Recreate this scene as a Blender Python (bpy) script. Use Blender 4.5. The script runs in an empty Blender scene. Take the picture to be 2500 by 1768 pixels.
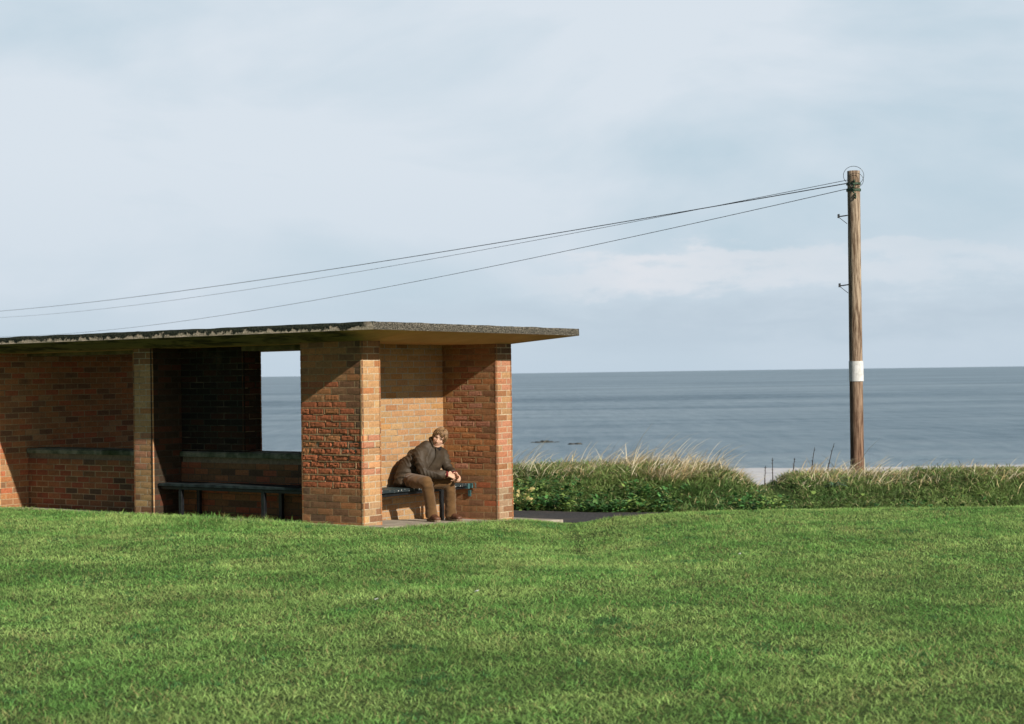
import bpy, math, random
import numpy as np
from mathutils import Vector, Matrix, noise as mnoise

random.seed(7)
rng = np.random.default_rng(11)
R = math.radians
C = bpy.context.scene.collection
scn = bpy.context.scene

# ------------------------------------------------------------------ camera
PITCH, ROLL, EYE = R(.3498), R(.7943), 1.6637
cam_d = bpy.data.cameras.new("camera")
cam = bpy.data.objects.new("camera", cam_d)
C.objects.link(cam)
U0 = Vector((0, -math.sin(PITCH), math.cos(PITCH)))
FW = Vector((0, math.cos(PITCH), math.sin(PITCH)))
RT = Vector((1, 0, 0)) * math.cos(ROLL) - U0 * math.sin(ROLL)
UP = Vector((1, 0, 0)) * math.sin(ROLL) + U0 * math.cos(ROLL)
m = Matrix((RT, UP, -FW)).transposed().to_4x4()
m.translation = Vector((0, 0, EYE))
cam.matrix_world = m
cam_d.sensor_width = 36
cam_d.lens = 61.01
cam_d.clip_start = .1
cam_d.clip_end = 60000
cam_d.dof.use_dof = True
cam_d.dof.focus_distance = 21.5
cam_d.dof.aperture_fstop = 4.0
scn.camera = cam

# ------------------------------------------------------------------ frame of the shelter: u along its sea-ward side, v along its long side
YAW = R(34.6209)
O = Vector((-1.466, 18.43, 0))
UD = Vector((math.sin(YAW), math.cos(YAW), 0))
VD = Vector((-math.cos(YAW), math.sin(YAW), 0))
ROTZ = math.pi / 2 - YAW

def W(u, v, z=0.0):
    return O + UD * u + VD * v + Vector((0, 0, z))

def to_uv(X, Y):
    dx, dy = X - O.x, Y - O.y
    return dx * UD.x + dy * UD.y, dx * VD.x + dy * VD.y

# ------------------------------------------------------------------ light
sd = (UD * -.215 + VD * -1.0)
sd = Vector((sd.x, sd.y, .545)).normalized()
elev = math.asin(sd.z)
azim = math.atan2(sd.x, sd.y)              # from +Y towards +X
sun_d = bpy.data.lights.new("sun", 'SUN')
sun_d.energy = 4.9
sun_d.angle = R(.5)
sun_d.color = (1.0, .93, .81)
sun = bpy.data.objects.new("sun", sun_d)
C.objects.link(sun)
sun.rotation_euler = sd.to_track_quat('Z', 'Y').to_euler()
sun.location = (10, -10, 30)

world = bpy.data.worlds.new("World")
scn.world = world
world.use_nodes = True
nt = world.node_tree
nt.nodes.clear()

def node(nt, typ, **kw):
    n = nt.nodes.new(typ)
    for k, v in kw.items():
        if k in ('inputs',):
            for a, b in v.items():
                n.inputs[a].default_value = b
        else:
            setattr(n, k, v)
    return n

def ramp(nt, stops, interp='LINEAR'):
    n = nt.nodes.new('ShaderNodeValToRGB')
    n.color_ramp.interpolation = interp
    els = n.color_ramp.elements
    while len(els) < len(stops):
        els.new(.5)
    for e, (p, c) in zip(els, stops):
        e.position = p
        e.color = c if len(c) == 4 else (*c, 1)
    return n

def mixc(nt, f, a, b, mode='MIX'):
    n = nt.nodes.new('ShaderNodeMix')
    n.data_type = 'RGBA'
    n.blend_type = mode
    for i, s in ((0, f), (6, a), (7, b)):
        if isinstance(s, bpy.types.NodeSocket):
            nt.links.new(s, n.inputs[i])
        else:
            n.inputs[i].default_value = s if i == 0 else (*s, 1) if len(s) == 3 else s
    return n.outputs[2]

def math_n(nt, op, a, b=0.0, clamp=False):
    n = nt.nodes.new('ShaderNodeMath')
    n.operation = op
    n.use_clamp = clamp
    for i, s in ((0, a), (1, b)):
        if isinstance(s, bpy.types.NodeSocket):
            nt.links.new(s, n.inputs[i])
        else:
            n.inputs[i].default_value = s
    return n.outputs[0]

sky = node(nt, 'ShaderNodeTexSky', sky_type='NISHITA', sun_disc=False,
           sun_elevation=elev, sun_rotation=azim, altitude=10.0, air_density=1.0,
           dust_density=1.2, ozone_density=1.5)
tc = node(nt, 'ShaderNodeTexCoord')
mp = node(nt, 'ShaderNodeMapping', inputs={'Scale': (1.0, 1.0, 2.6), 'Location': (.37, .1, .23)})
nt.links.new(tc.outputs['Generated'], mp.inputs['Vector'])
n1 = node(nt, 'ShaderNodeTexNoise', inputs={'Scale': 4.2, 'Detail': 7.0, 'Roughness': .5, 'Distortion': .35})
n2 = node(nt, 'ShaderNodeTexNoise', inputs={'Scale': 11.0, 'Detail': 6.0, 'Roughness': .5, 'Distortion': .3})
nt.links.new(mp.outputs[0], n1.inputs['Vector'])
mp2 = node(nt, 'ShaderNodeMapping', inputs={'Scale': (1.0, 1.0, 5.0), 'Location': (.15, .6, .05)})
nt.links.new(tc.outputs['Generated'], mp2.inputs['Vector'])
nt.links.new(mp2.outputs[0], n2.inputs['Vector'])
sep = node(nt, 'ShaderNodeSeparateXYZ')
nt.links.new(tc.outputs['Generated'], sep.inputs[0])
veil = ramp(nt, [(.38, (.25,) * 3), (.60, (1.0,) * 3)])
nt.links.new(n1.outputs[0], veil.inputs[0])
# thin high cloud over the blue
base_sky = mixc(nt, .9, sky.outputs[0], (9.94, 13.02, 15.12))
veil_col = mixc(nt, veil.outputs[0], base_sky, (13.86, 15.33, 16.80))
# the cloud sheet lies low over the sea; overhead and inland, unseen, it is left out to deepen the shade
high = ramp(nt, [(.25, (0,) * 3), (.38, (1,) * 3)])
nt.links.new(sep.outputs[2], high.inputs[0])
veil_col = mixc(nt, high.outputs[0], veil_col, sky.outputs[0])
inland = ramp(nt, [(.74, (1,) * 3), (.90, (0,) * 3)])
nt.links.new(math_n(nt, 'ADD', math_n(nt, 'MULTIPLY', sep.outputs[1], .5), .5), inland.inputs[0])
veil_col = mixc(nt, inland.outputs[0], veil_col, sky.outputs[0])
# a low bank of cumulus just over the sea, to the right: lit tops over grey undersides
n3 = node(nt, 'ShaderNodeTexNoise', inputs={'Scale': 34.0, 'Detail': 7.0, 'Roughness': .6})
mp3 = node(nt, 'ShaderNodeMapping', inputs={'Scale': (1.0, 1.0, 2.2), 'Location': (.3, .2, .4)})
nt.links.new(tc.outputs['Generated'], mp3.inputs['Vector'])
nt.links.new(mp3.outputs[0], n3.inputs['Vector'])
lump = math_n(nt, 'ADD', math_n(nt, 'MULTIPLY', math_n(nt, 'SUBTRACT', n2.outputs[0], .5), .060), math_n(nt, 'MULTIPLY', math_n(nt, 'SUBTRACT', n3.outputs[0], .5), .035))
zz_ = math_n(nt, 'ADD', sep.outputs[2], lump)
xr_ = ramp(nt, [(.50, (0,) * 3), (.535, (1,) * 3), (.565, (.75,) * 3), (.62, (.35,) * 3), (.70, (.1,) * 3)])
nt.links.new(math_n(nt, 'ADD', math_n(nt, 'MULTIPLY', sep.outputs[0], .5), .5), xr_.inputs[0])
topm = ramp(nt, [(.0, (0,) * 3), (.043, (0,) * 3), (.053, (.85,) * 3), (.062, (.75,) * 3), (.068, (0,) * 3)])
nt.links.new(zz_, topm.inputs[0])
sky_fin = mixc(nt, math_n(nt, 'MULTIPLY', topm.outputs[0], xr_.outputs[0]), veil_col, (16.80, 16.66, 17.22))
undm = ramp(nt, [(.0, (.2,) * 3), (.015, (.5,) * 3), (.028, (.95,) * 3), (.038, (.5,) * 3), (.050, (0,) * 3)])
nt.links.new(math_n(nt, 'ADD', sep.outputs[2], math_n(nt, 'MULTIPLY', lump, .8)), undm.inputs[0])
xr2 = ramp(nt, [(.44, (.25,) * 3), (.54, (1,) * 3)])
nt.links.new(math_n(nt, 'ADD', math_n(nt, 'MULTIPLY', sep.outputs[0], .5), .5), xr2.inputs[0])
sky_fin = mixc(nt, math_n(nt, 'MULTIPLY', undm.outputs[0], xr2.outputs[0]), sky_fin, (10.08, 11.97, 13.72))
# grey-blue murk where the sky meets the sea
low = ramp(nt, [(.0, (.8,) * 3), (.03, (.35,) * 3), (.12, (0,) * 3)])
nt.links.new(sep.outputs[2], low.inputs[0])
sky_fin = mixc(nt, low.outputs[0], sky_fin, (10.50, 12.60, 14.56))
bg = node(nt, 'ShaderNodeBackground', inputs={'Strength': .05})
nt.links.new(sky_fin, bg.inputs[0])
wo = node(nt, 'ShaderNodeOutputWorld')
nt.links.new(bg.outputs[0], wo.inputs[0])

scn.view_settings.view_transform = 'Standard'
scn.view_settings.look = 'None'
scn.view_settings.exposure = 0.0
scn.view_settings.gamma = 1.0
scn.view_settings.use_curve_mapping = False
scn.cycles.max_bounces = 8
scn.cycles.use_denoising = True

# ------------------------------------------------------------------ tagging and mesh helpers
def tag(o, label=None, cat=None, group=None, kind=None):
    if label: o['label'] = label
    if cat: o['category'] = cat
    if group: o['group'] = group
    if kind: o['kind'] = kind
    return o

def empty(name, loc, rz=0.0):
    o = bpy.data.objects.new(name, None)
    C.objects.link(o)
    o.location = loc
    o.rotation_euler = (0, 0, rz)
    o.empty_display_size = .2
    return o

def link_mesh(name, me, mats, parent=None, loc=(0, 0, 0), rz=0.0, smooth=False):
    for mt in (mats if isinstance(mats, (list, tuple)) else [mats]):
        me.materials.append(mt)
    o = bpy.data.objects.new(name, me)
    C.objects.link(o)
    o.location = loc
    o.rotation_euler = (0, 0, rz)
    if parent: o.parent = parent
    if smooth:
        me.polygons.foreach_set('use_smooth', np.ones(len(me.polygons), dtype=bool))
    return o

class MB:
    """collects polygons with a material slot and a colour each"""
    def __init__(s):
        s.v, s.f, s.mi, s.c = [], [], [], []
    def add(s, verts, faces, mi=0, col=(1, 1, 1)):
        b = len(s.v)
        s.v.extend([tuple(p) for p in verts])
        for f in faces:
            s.f.append([b + i for i in f]); s.mi.append(mi); s.c.append(col)
    def box(s, x0, x1, y0, y1, z0, z1, mi=0, col=(1, 1, 1)):
        v = [(x, y, z) for z in (z0, z1) for y in (y0, y1) for x in (x0, x1)]
        s.add(v, [(0, 2, 3, 1), (4, 5, 7, 6), (0, 1, 5, 4), (2, 6, 7, 3), (0, 4, 6, 2), (1, 3, 7, 5)], mi, col)
    def bar(s, p, q, r, n=8, mi=0, col=(1, 1, 1), r2=None):
        p, q = Vector(p), Vector(q)
        r2 = r if r2 is None else r2
        d = (q - p).normalized()
        a = d.orthogonal().normalized(); b = d.cross(a)
        v = []
        for c, rr in ((p, r), (q, r2)):
            for k in range(n):
                t = 2 * math.pi * k / n
                v.append(c + a * math.cos(t) * rr + b * math.sin(t) * rr)
        f = [(k, (k + 1) % n, n + (k + 1) % n, n + k) for k in range(n)]
        f += [tuple(range(n))[::-1], tuple(range(n, 2 * n))]
        s.add(v, f, mi, col)
    def mesh(s, name):
        me = bpy.data.meshes.new(name)
        me.from_pydata(s.v, [], s.f)
        me.polygons.foreach_set('material_index', s.mi)
        at = me.color_attributes.new('Col', 'FLOAT_COLOR', 'CORNER')
        tot = np.array([len(f) for f in s.f])
        cc = np.repeat(np.array([(*c[:3], 1.0) for c in s.c], dtype=np.float32), tot, axis=0)
        at.data.foreach_set('color', cc.ravel())
        me.update()
        return me
    def build(s, name, mats, parent=None, loc=(0, 0, 0), rz=0.0, smooth=False, bevel=0):
        o = link_mesh(name, s.mesh(name), mats, parent, loc, rz, smooth)
        if bevel:
            md = o.modifiers.new('bevel', 'BEVEL'); md.width = bevel; md.segments = 2; md.limit_method = 'ANGLE'
        return o

def tri_mesh(name, V_, F_, Cc, mt_):
    me = bpy.data.meshes.new(name)
    me.vertices.add(len(V_)); me.vertices.foreach_set('co', V_.astype(np.float32).ravel())
    me.loops.add(F_.size); me.loops.foreach_set('vertex_index', F_.astype(np.int32).ravel())
    me.polygons.add(len(F_)); me.polygons.foreach_set('loop_start', np.arange(0, F_.size, 3, dtype=np.int32))
    try: me.polygons.foreach_set('loop_total', np.full(len(F_), 3, dtype=np.int32))
    except Exception: pass
    me.update(calc_edges=True)
    at = me.color_attributes.new('Col', 'FLOAT_COLOR', 'POINT')
    cc = np.concatenate([Cc, np.ones((len(Cc), 1))], 1).astype(np.float32)
    at.data.foreach_set('color', cc.ravel())
    return link_mesh(name, me, mt_)


# ------------------------------------------------------------------ materials
def mat(name, rough=.85, spec=.3):
    mt = bpy.data.materials.new(name)
    mt.use_nodes = True
    n = mt.node_tree
    b = n.nodes['Principled BSDF']
    b.inputs['Roughness'].default_value = rough
    b.inputs['Specular IOR Level'].default_value = spec
    return mt, n, b

def attr_mat(name, rough=.9, spec=.15, nscale=60, amp=.25, bump=.3, bscale=220, stain=None, transl=0, nscale2=None):
    mt, n, b = mat(name, rough, spec)
    a = node(n, 'ShaderNodeAttribute', attribute_name='Col')
    t = node(n, 'ShaderNodeTexCoord')
    nz = node(n, 'ShaderNodeTexNoise', inputs={'Scale': nscale, 'Detail': 5.0, 'Roughness': .65})
    n.links.new(t.outputs['Object'], nz.inputs['Vector'])
    rp = ramp(n, [(.3, (1 - amp,) * 3), (.7, (1 + amp,) * 3)])
    n.links.new(nz.outputs[0], rp.inputs[0])
    col = mixc(n, 1.0, a.outputs['Color'], rp.outputs[0], 'MULTIPLY')
    if stain:
        ns = node(n, 'ShaderNodeTexNoise', inputs={'Scale': stain[0], 'Detail': 6.0, 'Roughness': .6})
        n.links.new(t.outputs['Object'], ns.inputs['Vector'])
        rs = ramp(n, [(stain[1], (0,) * 3), (stain[2], (1,) * 3)])
        n.links.new(ns.outputs[0], rs.inputs[0])
        col = mixc(n, rs.outputs[0], col, stain[3])
    n.links.new(col, b.inputs['Base Color'])
    if bump:
        nb = node(n, 'ShaderNodeTexNoise', inputs={'Scale': bscale, 'Detail': 4.0})
        n.links.new(t.outputs['Object'], nb.inputs['Vector'])
        bp = node(n, 'ShaderNodeBump', inputs={'Strength': bump, 'Distance': .004})
        n.links.new(nb.outputs[0], bp.inputs['Height'])
        n.links.new(bp.outputs[0], b.inputs['Normal'])
    if transl:
        tr = node(n, 'ShaderNodeBsdfTranslucent')
        n.links.new(col, tr.inputs['Color'])
        mx = node(n, 'ShaderNodeMixShader', inputs={0: transl})
        out = n.nodes['Material Output']
        n.links.new(b.outputs[0], mx.inputs[1]); n.links.new(tr.outputs[0], mx.inputs[2])
        n.links.new(mx.outputs[0], out.inputs[0])
    return mt

def noise_mat(name, c1, c2, scale, rough=.9, spec=.15, lo=.4, hi=.6, bump=.3, bscale=80, bdist=.01, c3=None, s3=None, detail=6.0):
    mt, n, b = mat(name, rough, spec)
    t = node(n, 'ShaderNodeTexCoord')
    nz = node(n, 'ShaderNodeTexNoise', inputs={'Scale': scale, 'Detail': detail, 'Roughness': .62})
    n.links.new(t.outputs['Object'], nz.inputs['Vector'])
    rp = ramp(n, [(lo, c1), (hi, c2)])
    n.links.new(nz.outputs[0], rp.inputs[0])
    col = rp.outputs[0]
    if c3:
        nz3 = node(n, 'ShaderNodeTexNoise', inputs={'Scale': s3[0], 'Detail': 4.0})
        n.links.new(t.outputs['Object'], nz3.inputs['Vector'])
        r3 = ramp(n, [(s3[1], (0,) * 3), (s3[2], (1,) * 3)])
        n.links.new(nz3.outputs[0], r3.inputs[0])
        col = mixc(n, r3.outputs[0], col, c3)
    n.links.new(col, b.inputs['Base Color'])
    if bump:
        nb = node(n, 'ShaderNodeTexNoise', inputs={'Scale': bscale, 'Detail': 5.0})
        n.links.new(t.outputs['Object'], nb.inputs['Vector'])
        bp = node(n, 'ShaderNodeBump', inputs={'Strength': bump, 'Distance': bdist})
        n.links.new(nb.outputs[0], bp.inputs['Height'])
        n.links.new(bp.outputs[0], b.inputs['Normal'])
    return mt

M_brick = attr_mat('brick', .92, .12, nscale=38, amp=.22, bump=.6, bscale=160,
                   stain=(2.3, .62, .8, (.10, .075, .05)))
M_mortar = attr_mat('mortar', .95, .08, nscale=30, amp=.3, bump=.5, bscale=140,
                    stain=(3.0, .55, .72, (.16, .13, .09)))
M_grass = attr_mat('grass_blades', .6, .25, nscale=.55, amp=.22, bump=0, transl=.3)
M_dry = attr_mat('dry_stems', .75, .15, nscale=3, amp=.12, bump=0, transl=.25)
M_leaf = attr_mat('weed_leaves', .5, .35, nscale=2, amp=.3, bump=0, transl=.25)

# ------------------------------------------------------------------ terrain
K = .0546                                 # the fall of the paving towards the sea
PATH = [(60, 21.6), (8, 22.3), (3, 22.35), (1.2, 22.55), (0, 23.1), (-3, 25.2), (-6, 27.3), (-20, 39), (-30, 60), (-45, 110), (-62, 180), (-140, 400), (-420, 1200), (-3200, 8000), (-13000, 30000)]
PA = np.array(PATH, float)

def path_sd(X, Y):
    """signed distance to the path's middle, positive on the sea side"""
    best = np.full(X.shape, 1e9); sg = np.ones(X.shape)
    for i in range(len(PA) - 1):
        a, b = PA[i], PA[i + 1]
        d = b - a; L2 = d @ d
        t = np.clip(((X - a[0]) * d[0] + (Y - a[1]) * d[1]) / L2, 0, 1)
        qx, qy = a[0] + t * d[0], a[1] + t * d[1]
        ds = np.hypot(X - qx, Y - qy)
        s = np.sign((X - qx) * d[1] - (Y - qy) * d[0])   # right of travel = sea
        m_ = ds < best - 1e-9
        best = np.where(m_, ds, best); sg = np.where(m_, s, sg)
    return best * np.where(sg == 0, 1, sg)

ZX = np.array([-60, -8, -4, -1.6, -.8, -.2, .7, 1.15, 1.8, 2.6, 4, 8, 60])
ZZ = np.array([.0, .02, .018, .0, -.035, -.08, -.165, -.085, -.025, .0, .005, .01, .05])

def sst(a, b, x):
    t = np.clip((x - a) / (b - a), 0, 1)
    return t * t * (3 - 2 * t)

def ground_z(X, Y):
    X = np.asarray(X, float); Y = np.asarray(Y, float)
    w = sst(13, 18.6, Y)
    z = np.interp(X, ZX, ZZ) * w + (1 - w) * -.02
    z = z + .018 * np.sin(X * .9 + 1.3) * np.sin(Y * .55 + .4) * (1 - sst(17, 19, Y))
    s = path_sd(X, Y)
    pz = -.25
    lawn_side = z
    # paving
    u = (X - O.x) * UD.x + (Y - O.y) * UD.y
    v = (X - O.x) * VD.x + (Y - O.y) * VD.y
    slab = -K * (u - .484) - .09
    inslab = sst(.34, .46, u) * (1 - sst(3.95, 4.05, u)) * sst(.16, .28, v)
    inslab2 = sst(.0, .1, v) * sst(3.95, 4.05, u)
    z = z * (1 - inslab) + slab * inslab
    z = np.where((v > .05) & (u > 4.0), np.minimum(z, pz), z)
    # down to the path
    tp = sst(-2.0, -.85, s)
    z = np.where(inslab > .5, z, z * (1 - tp) + pz * tp)
    # bank beyond the path
    crest = .10 + .07 * np.exp(-((X - 2.2) / 1.3) ** 2) - .25 * np.exp(-((X - 3.74) / .36) ** 2) - .02 * sst(4.1, 4.6, X) + .02 * np.sin(X * 2.1) + .03 * np.sin(X * .7 + 1)
    up = sst(.8, 3.4, s)
    z = np.where(s > .75, pz * (1 - up) + crest * up, z)
    drop = np.clip(s - 4.2, 0, None)
    z = np.where(s > 4.2, z - np.minimum(drop * .55, 12.6 + drop * .004), z)
    return z

xs = np.concatenate([[-26000, -9000, -3000, -1000, -400, -200, -120, -80], np.arange(-60, -12, 4), np.arange(-12, 12, .25), np.arange(12, 60, 4), [60, 90, 200, 400, 1000, 3000, 9000, 26000]])
ys = np.concatenate([[-3000, -400, -60, -20, -5, 0, 3], np.arange(5, 17, .5), np.arange(17, 31, .2), np.arange(31, 64, 2), [64, 80, 110, 160, 240, 400, 900, 2500, 8000, 30000]])
GX, GY = np.meshgrid(xs, ys)
GZ = ground_z(GX, GY)
far = (GY > 230)
GZ = np.where(GZ < -12.4, -12.4 - np.clip((GY - 235) / 40, -.6, 6), GZ)
GZ = np.where(GY > 255, -18.0, GZ)
nx, ny = len(xs), len(ys)
V = np.stack([GX.ravel(), GY.ravel(), GZ.ravel()], 1)
idx = np.arange(nx * ny).reshape(ny, nx)
F = np.stack([idx[:-1, :-1], idx[:-1, 1:], idx[1:, 1:], idx[1:, :-1]], -1).reshape(-1, 4)
me = bpy.data.meshes.new('ground')
me.from_pydata(V.tolist(), [], F.tolist())
# ground material: green-brown thatch near, wet sand low down
mt, n, b = mat('ground', .95, .1)
t = node(n, 'ShaderNodeTexCoord')
nz = node(n, 'ShaderNodeTexNoise', inputs={'Scale': 14.0, 'Detail': 8.0, 'Roughness': .7})
n.links.new(t.outputs['Object'], nz.inputs[0])
rp = ramp(n, [(.35, (.035, .065, .020)), (.62, (.09, .13, .04))])
n.links.new(nz.outputs[0], rp.inputs[0])
sx = node(n, 'ShaderNodeSeparateXYZ')
n.links.new(t.outputs['Object'], sx.inputs[0])
low_ = node(n, 'ShaderNodeMapRange', inputs={1: -8.0, 2: -2.0, 3: 1.0, 4: 0.0})
n.links.new(sx.outputs[2], low_.inputs[0])
n.links.new(mixc(n, low_.outputs[0], rp.outputs[0], (.42, .36, .31)), b.inputs['Base Color'])
nb = node(n, 'ShaderNodeBump', inputs={'Strength': .8, 'Distance': .03})
n.links.new(nz.outputs[0], nb.inputs['Height']); n.links.new(nb.outputs[0], b.inputs['Normal'])
g = link_mesh('ground', me, mt, smooth=True)
tag(g, kind='structure')

# path of dark asphalt laid as a ribbon
def resample(P, step):
    out = [P[0]]
    for a, b_ in zip(P[:-1], P[1:]):
        n_ = max(1, int(np.hypot(*(b_ - a)) / step))
        for k in range(1, n_ + 1): out.append(a + (b_ - a) * k / n_)
    return np.array(out)
pc = resample(PA[:-5], .4)
for _ in range(6):
    pc[1:-1] = (pc[:-2] + 2 * pc[1:-1] + pc[2:]) / 4
tg = np.gradient(pc, axis=0); tg /= np.linalg.norm(tg, axis=1)[:, None]
nn = np.stack([tg[:, 1], -tg[:, 0]], 1)
vv, ff = [], []
offs = np.array([-.80, -.4, 0, .4, .80])
for i, (p, q) in enumerate(zip(pc, nn)):
    for j, s_ in enumerate(offs):
        e = .05 * math.sin(i * 1.7) + .04 * math.sin(i * .61 + 2) if j in (0, 4) else 0
        vv.append((p[0] + q[0] * (s_ + e), p[1] + q[1] * (s_ + e), -.25 + .016 - abs(s_) * .008))
for i in range(len(pc) - 1):
    for j in range(4):
        a = i * 5 + j; ff.append((a, a + 1, a + 6, a + 5))
me = bpy.data.meshes.new('path'); me.from_pydata(vv, [], ff)
M_asph = noise_mat('asphalt', (.045, .045, .048), (.085, .08, .08), 40, .9, .25, bump=.6, bscale=120,
                   bdist=.006, c3=(.11, .095, .08), s3=(2.0, .5, .7))
tag(link_mesh('path', me, M_asph, smooth=True), kind='structure')

# concrete paving under the shelter
M_conc = noise_mat('concrete_paving', (.36, .31, .25), (.52, .46, .38), 9, .92, .15, bump=.5, bscale=60,
                   c3=(.22, .20, .15), s3=(3.0, .52, .75))
mb = MB()
us = np.linspace(.40, 4.0, 20); vs = np.linspace(.22, 7.5, 34)
top = []
for j, v_ in enumerate(vs):
    for i, u_ in enumerate(us):
        top.append((u_, v_ + (0.015 * math.sin(i * 2.1) if j == 0 else 0), -K * (u_ - .484) - .002))
nU, nV = len(us), len(vs)
fs = [(j * nU + i, j * nU + i + 1, (j + 1) * nU + i + 1, (j + 1) * nU + i) for j in range(nV - 1) for i in range(nU - 1)]
ring = [i for i in range(nU)] + [j * nU + nU - 1 for j in range(1, nV)] + [(nV - 1) * nU + i for i in range(nU - 2, -1, -1)] + [j * nU for j in range(nV - 2, 0, -1)]
b0 = len(top)
for i in ring: top.append((top[i][0], top[i][1], top[i][2] - .16))
for k in range(len(ring)):
    fs.append((ring[k], b0 + k, b0 + (k + 1) % len(ring), ring[(k + 1) % len(ring)]))
mb.add(top, fs)
tag(mb.build('pavement', M_conc, loc=O, rz=ROTZ), kind='structure')

# ------------------------------------------------------------------ sea
mt, n, b = mat('sea_water', .25, .5)
t = node(n, 'ShaderNodeTexCoord')
def wave(scale, sx_, sy_, det=6.0, rough_=.6, dist=.3):
    mpn = node(n, 'ShaderNodeMapping', inputs={'Scale': (sx_, sy_, 1.0)})
    n.links.new(t.outputs['Object'], mpn.inputs[0])
    w_ = node(n, 'ShaderNodeTexNoise', inputs={'Scale': scale, 'Detail': det, 'Roughness': rough_, 'Distortion': dist})
    n.links.new(mpn.outputs[0], w_.inputs[0])
    return w_.outputs[0]
swell = wave(.035, .30, 1.0, 8.0, .68)
ripple = wave(.7, .5, 1.0, 10.0, .75)
patch = wave(.006, .20, 1.0, 8.0, .62)
rp = ramp(n, [(.36, (.085, .150, .205)), (.48, (.20, .295, .370)), (.60, (.33, .43, .50))])
mixp = math_n(n, 'ADD', math_n(n, 'MULTIPLY', swell, .35), math_n(n, 'ADD', math_n(n, 'MULTIPLY', patch, .5), math_n(n, 'MULTIPLY', ripple, .15)))
n.links.new(mixp, rp.inputs[0])
n.links.new(rp.outputs[0], b.inputs['Base Color'])
b.inputs['Roughness'].default_value = .38
b.inputs['IOR'].default_value = 1.33
chop = wave(.35, 1.0, .10, 4.0, .6)
fine = math_n(n, 'ADD', mixp, math_n(n, 'MULTIPLY', math_n(n, 'SUBTRACT', chop, .5), .22))
n.links.new(fine, rp.inputs[0])
hgt = math_n(n, 'ADD', math_n(n, 'MULTIPLY', ripple, .5), math_n(n, 'MULTIPLY', swell, 2.5))
bp = node(n, 'ShaderNodeBump', inputs={'Strength': 1.0, 'Distance': 1.0})
n.links.new(hgt, bp.inputs['Height'])
n.links.new(bp.outputs[0], b.inputs['Normal'])
M_sea = mt
ysea = np.concatenate([np.arange(243, 420, 1.5), np.geomspace(420, 30000, 60)])
xsea = np.concatenate([[-26000, -8000, -2500, -800, -300, -150], np.arange(-100, 101, 5), [150, 300, 800, 2500, 8000, 26000]])
SX, SY = np.meshgrid(xsea, ysea)
SZ = np.full(SX.shape, -13.0)
for (A_, L_, ph) in ((.16, 26, 0), (.10, 15, 1.0)):
    SZ += A_ * np.sin((SY + 3.5 * np.sin(SX / 38 + ph) + SX * .06) * 2 * math.pi / L_) * np.clip((460 - SY) / 200, 0, 1)
# small breaker rolling in at the beach
br = SY - (247.5 + 1.2 * np.sin(SX / 11) + .7 * np.sin(SX / 5 + 1))
SZ += .42 * np.exp(-(br / 1.7) ** 2)
SX_, SY_, SZ_ = SX.ravel(), SY.ravel(), SZ.ravel()
idx = np.arange(SX.size).reshape(SX.shape)
F = np.stack([idx[:-1, :-1], idx[:-1, 1:], idx[1:, 1:], idx[1:, :-1]], -1).reshape(-1, 4)
me = bpy.data.meshes.new('sea'); me.from_pydata(np.stack([SX_, SY_, SZ_], 1).tolist(), [], F.tolist())
tag(link_mesh('sea', me, M_sea, smooth=True), kind='structure')
# foam washing up the sand
mb = MB()
mt_foam = noise_mat('foam', (.62, .62, .64), (.82, .82, .83), .8, .6, .3, bump=.4, bscale=2, bdist=.05)
vv, ff = [], []
xr = np.arange(-110, 111, 1.0)
for i, x_ in enumerate(xr):
    yb = 246.2 + 1.2 * math.sin(x_ / 11) + .7 * math.sin(x_ / 5 + 1)
    yf = 150 + 3 * math.sin(x_ / 9) + 1.8 * math.sin(x_ / 3.1)
    for k in range(6):
        t_ = k / 5
        yy_ = yf + (yb - yf) * t_; vv.append((x_, yy_, max(-12.4 - min(6, max(-.6, (yy_ - 235) / 40)), -13.05) + .30 + .03 * math.sin(x_ * .8 + k)))
for i in range(len(xr) - 1):
    for k in range(5):
        a = i * 6 + k; ff.append((a, a + 6, a + 7, a + 1))
me = bpy.data.meshes.new('foam'); me.from_pydata(vv, [], ff)
tag(link_mesh('foam', me, mt_foam, smooth=True), 'white foam of the surf washing on to the beach', 'foam', kind='stuff')

def lumpy(name, sx_, sy_, sz_, seed, mt_, loc, n=22):
    vv, ff = [], []
    for j in range(n // 2 + 1):
        th = math.pi * j / (n // 2)
        for i in range(n):
            ph = 2 * math.pi * i / n
            d = Vector((math.sin(th) * math.cos(ph), math.sin(th) * math.sin(ph), math.cos(th)))
            r_ = 1 + .45 * mnoise.noise(d * 1.7 + Vector((seed, 0, 0))) + .25 * mnoise.noise(d * 4.3 + Vector((0, seed, 0)))
            vv.append((d.x * sx_ * r_, d.y * sy_ * r_, d.z * sz_ * r_))
    for j in range(n // 2):
        for i in range(n):
            a, b_ = j * n + i, j * n + (i + 1) % n
            ff.append((a, a + n, b_ + n, b_))
    me = bpy.data.meshes.new(name); me.from_pydata(vv, [], ff); me.update()
    return link_mesh(name, me, mt_, loc=loc, smooth=True)
M_rock = noise_mat('wet_rock', (.02, .025, .022), (.06, .06, .05), 1.2, .5, .5, bump=.6, bscale=4, bdist=.1)
def reef(name, loc, parts, seed, label):
    root = empty(name, loc)
    for k, (dx, sx_, sz_) in enumerate(parts):
        o = lumpy('rock', sx_, sx_ * .5, sz_, seed + k * 3.1, M_rock, (dx, 0.3 * k, 0))
        o.parent = root
    tag(root, label, 'rocks', 'rocks breaking the sea surface')
reef('sea_rocks', (6.4, 361, -13.0), [(-1.1, .9, .28), (.2, 1.3, .42), (1.5, .8, .26), (-2.3, .5, .15), (2.7, .6, .14)], 2.0,
     'dark low rocks breaking the sea surface, the longer patch nearer the shelter')
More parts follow.
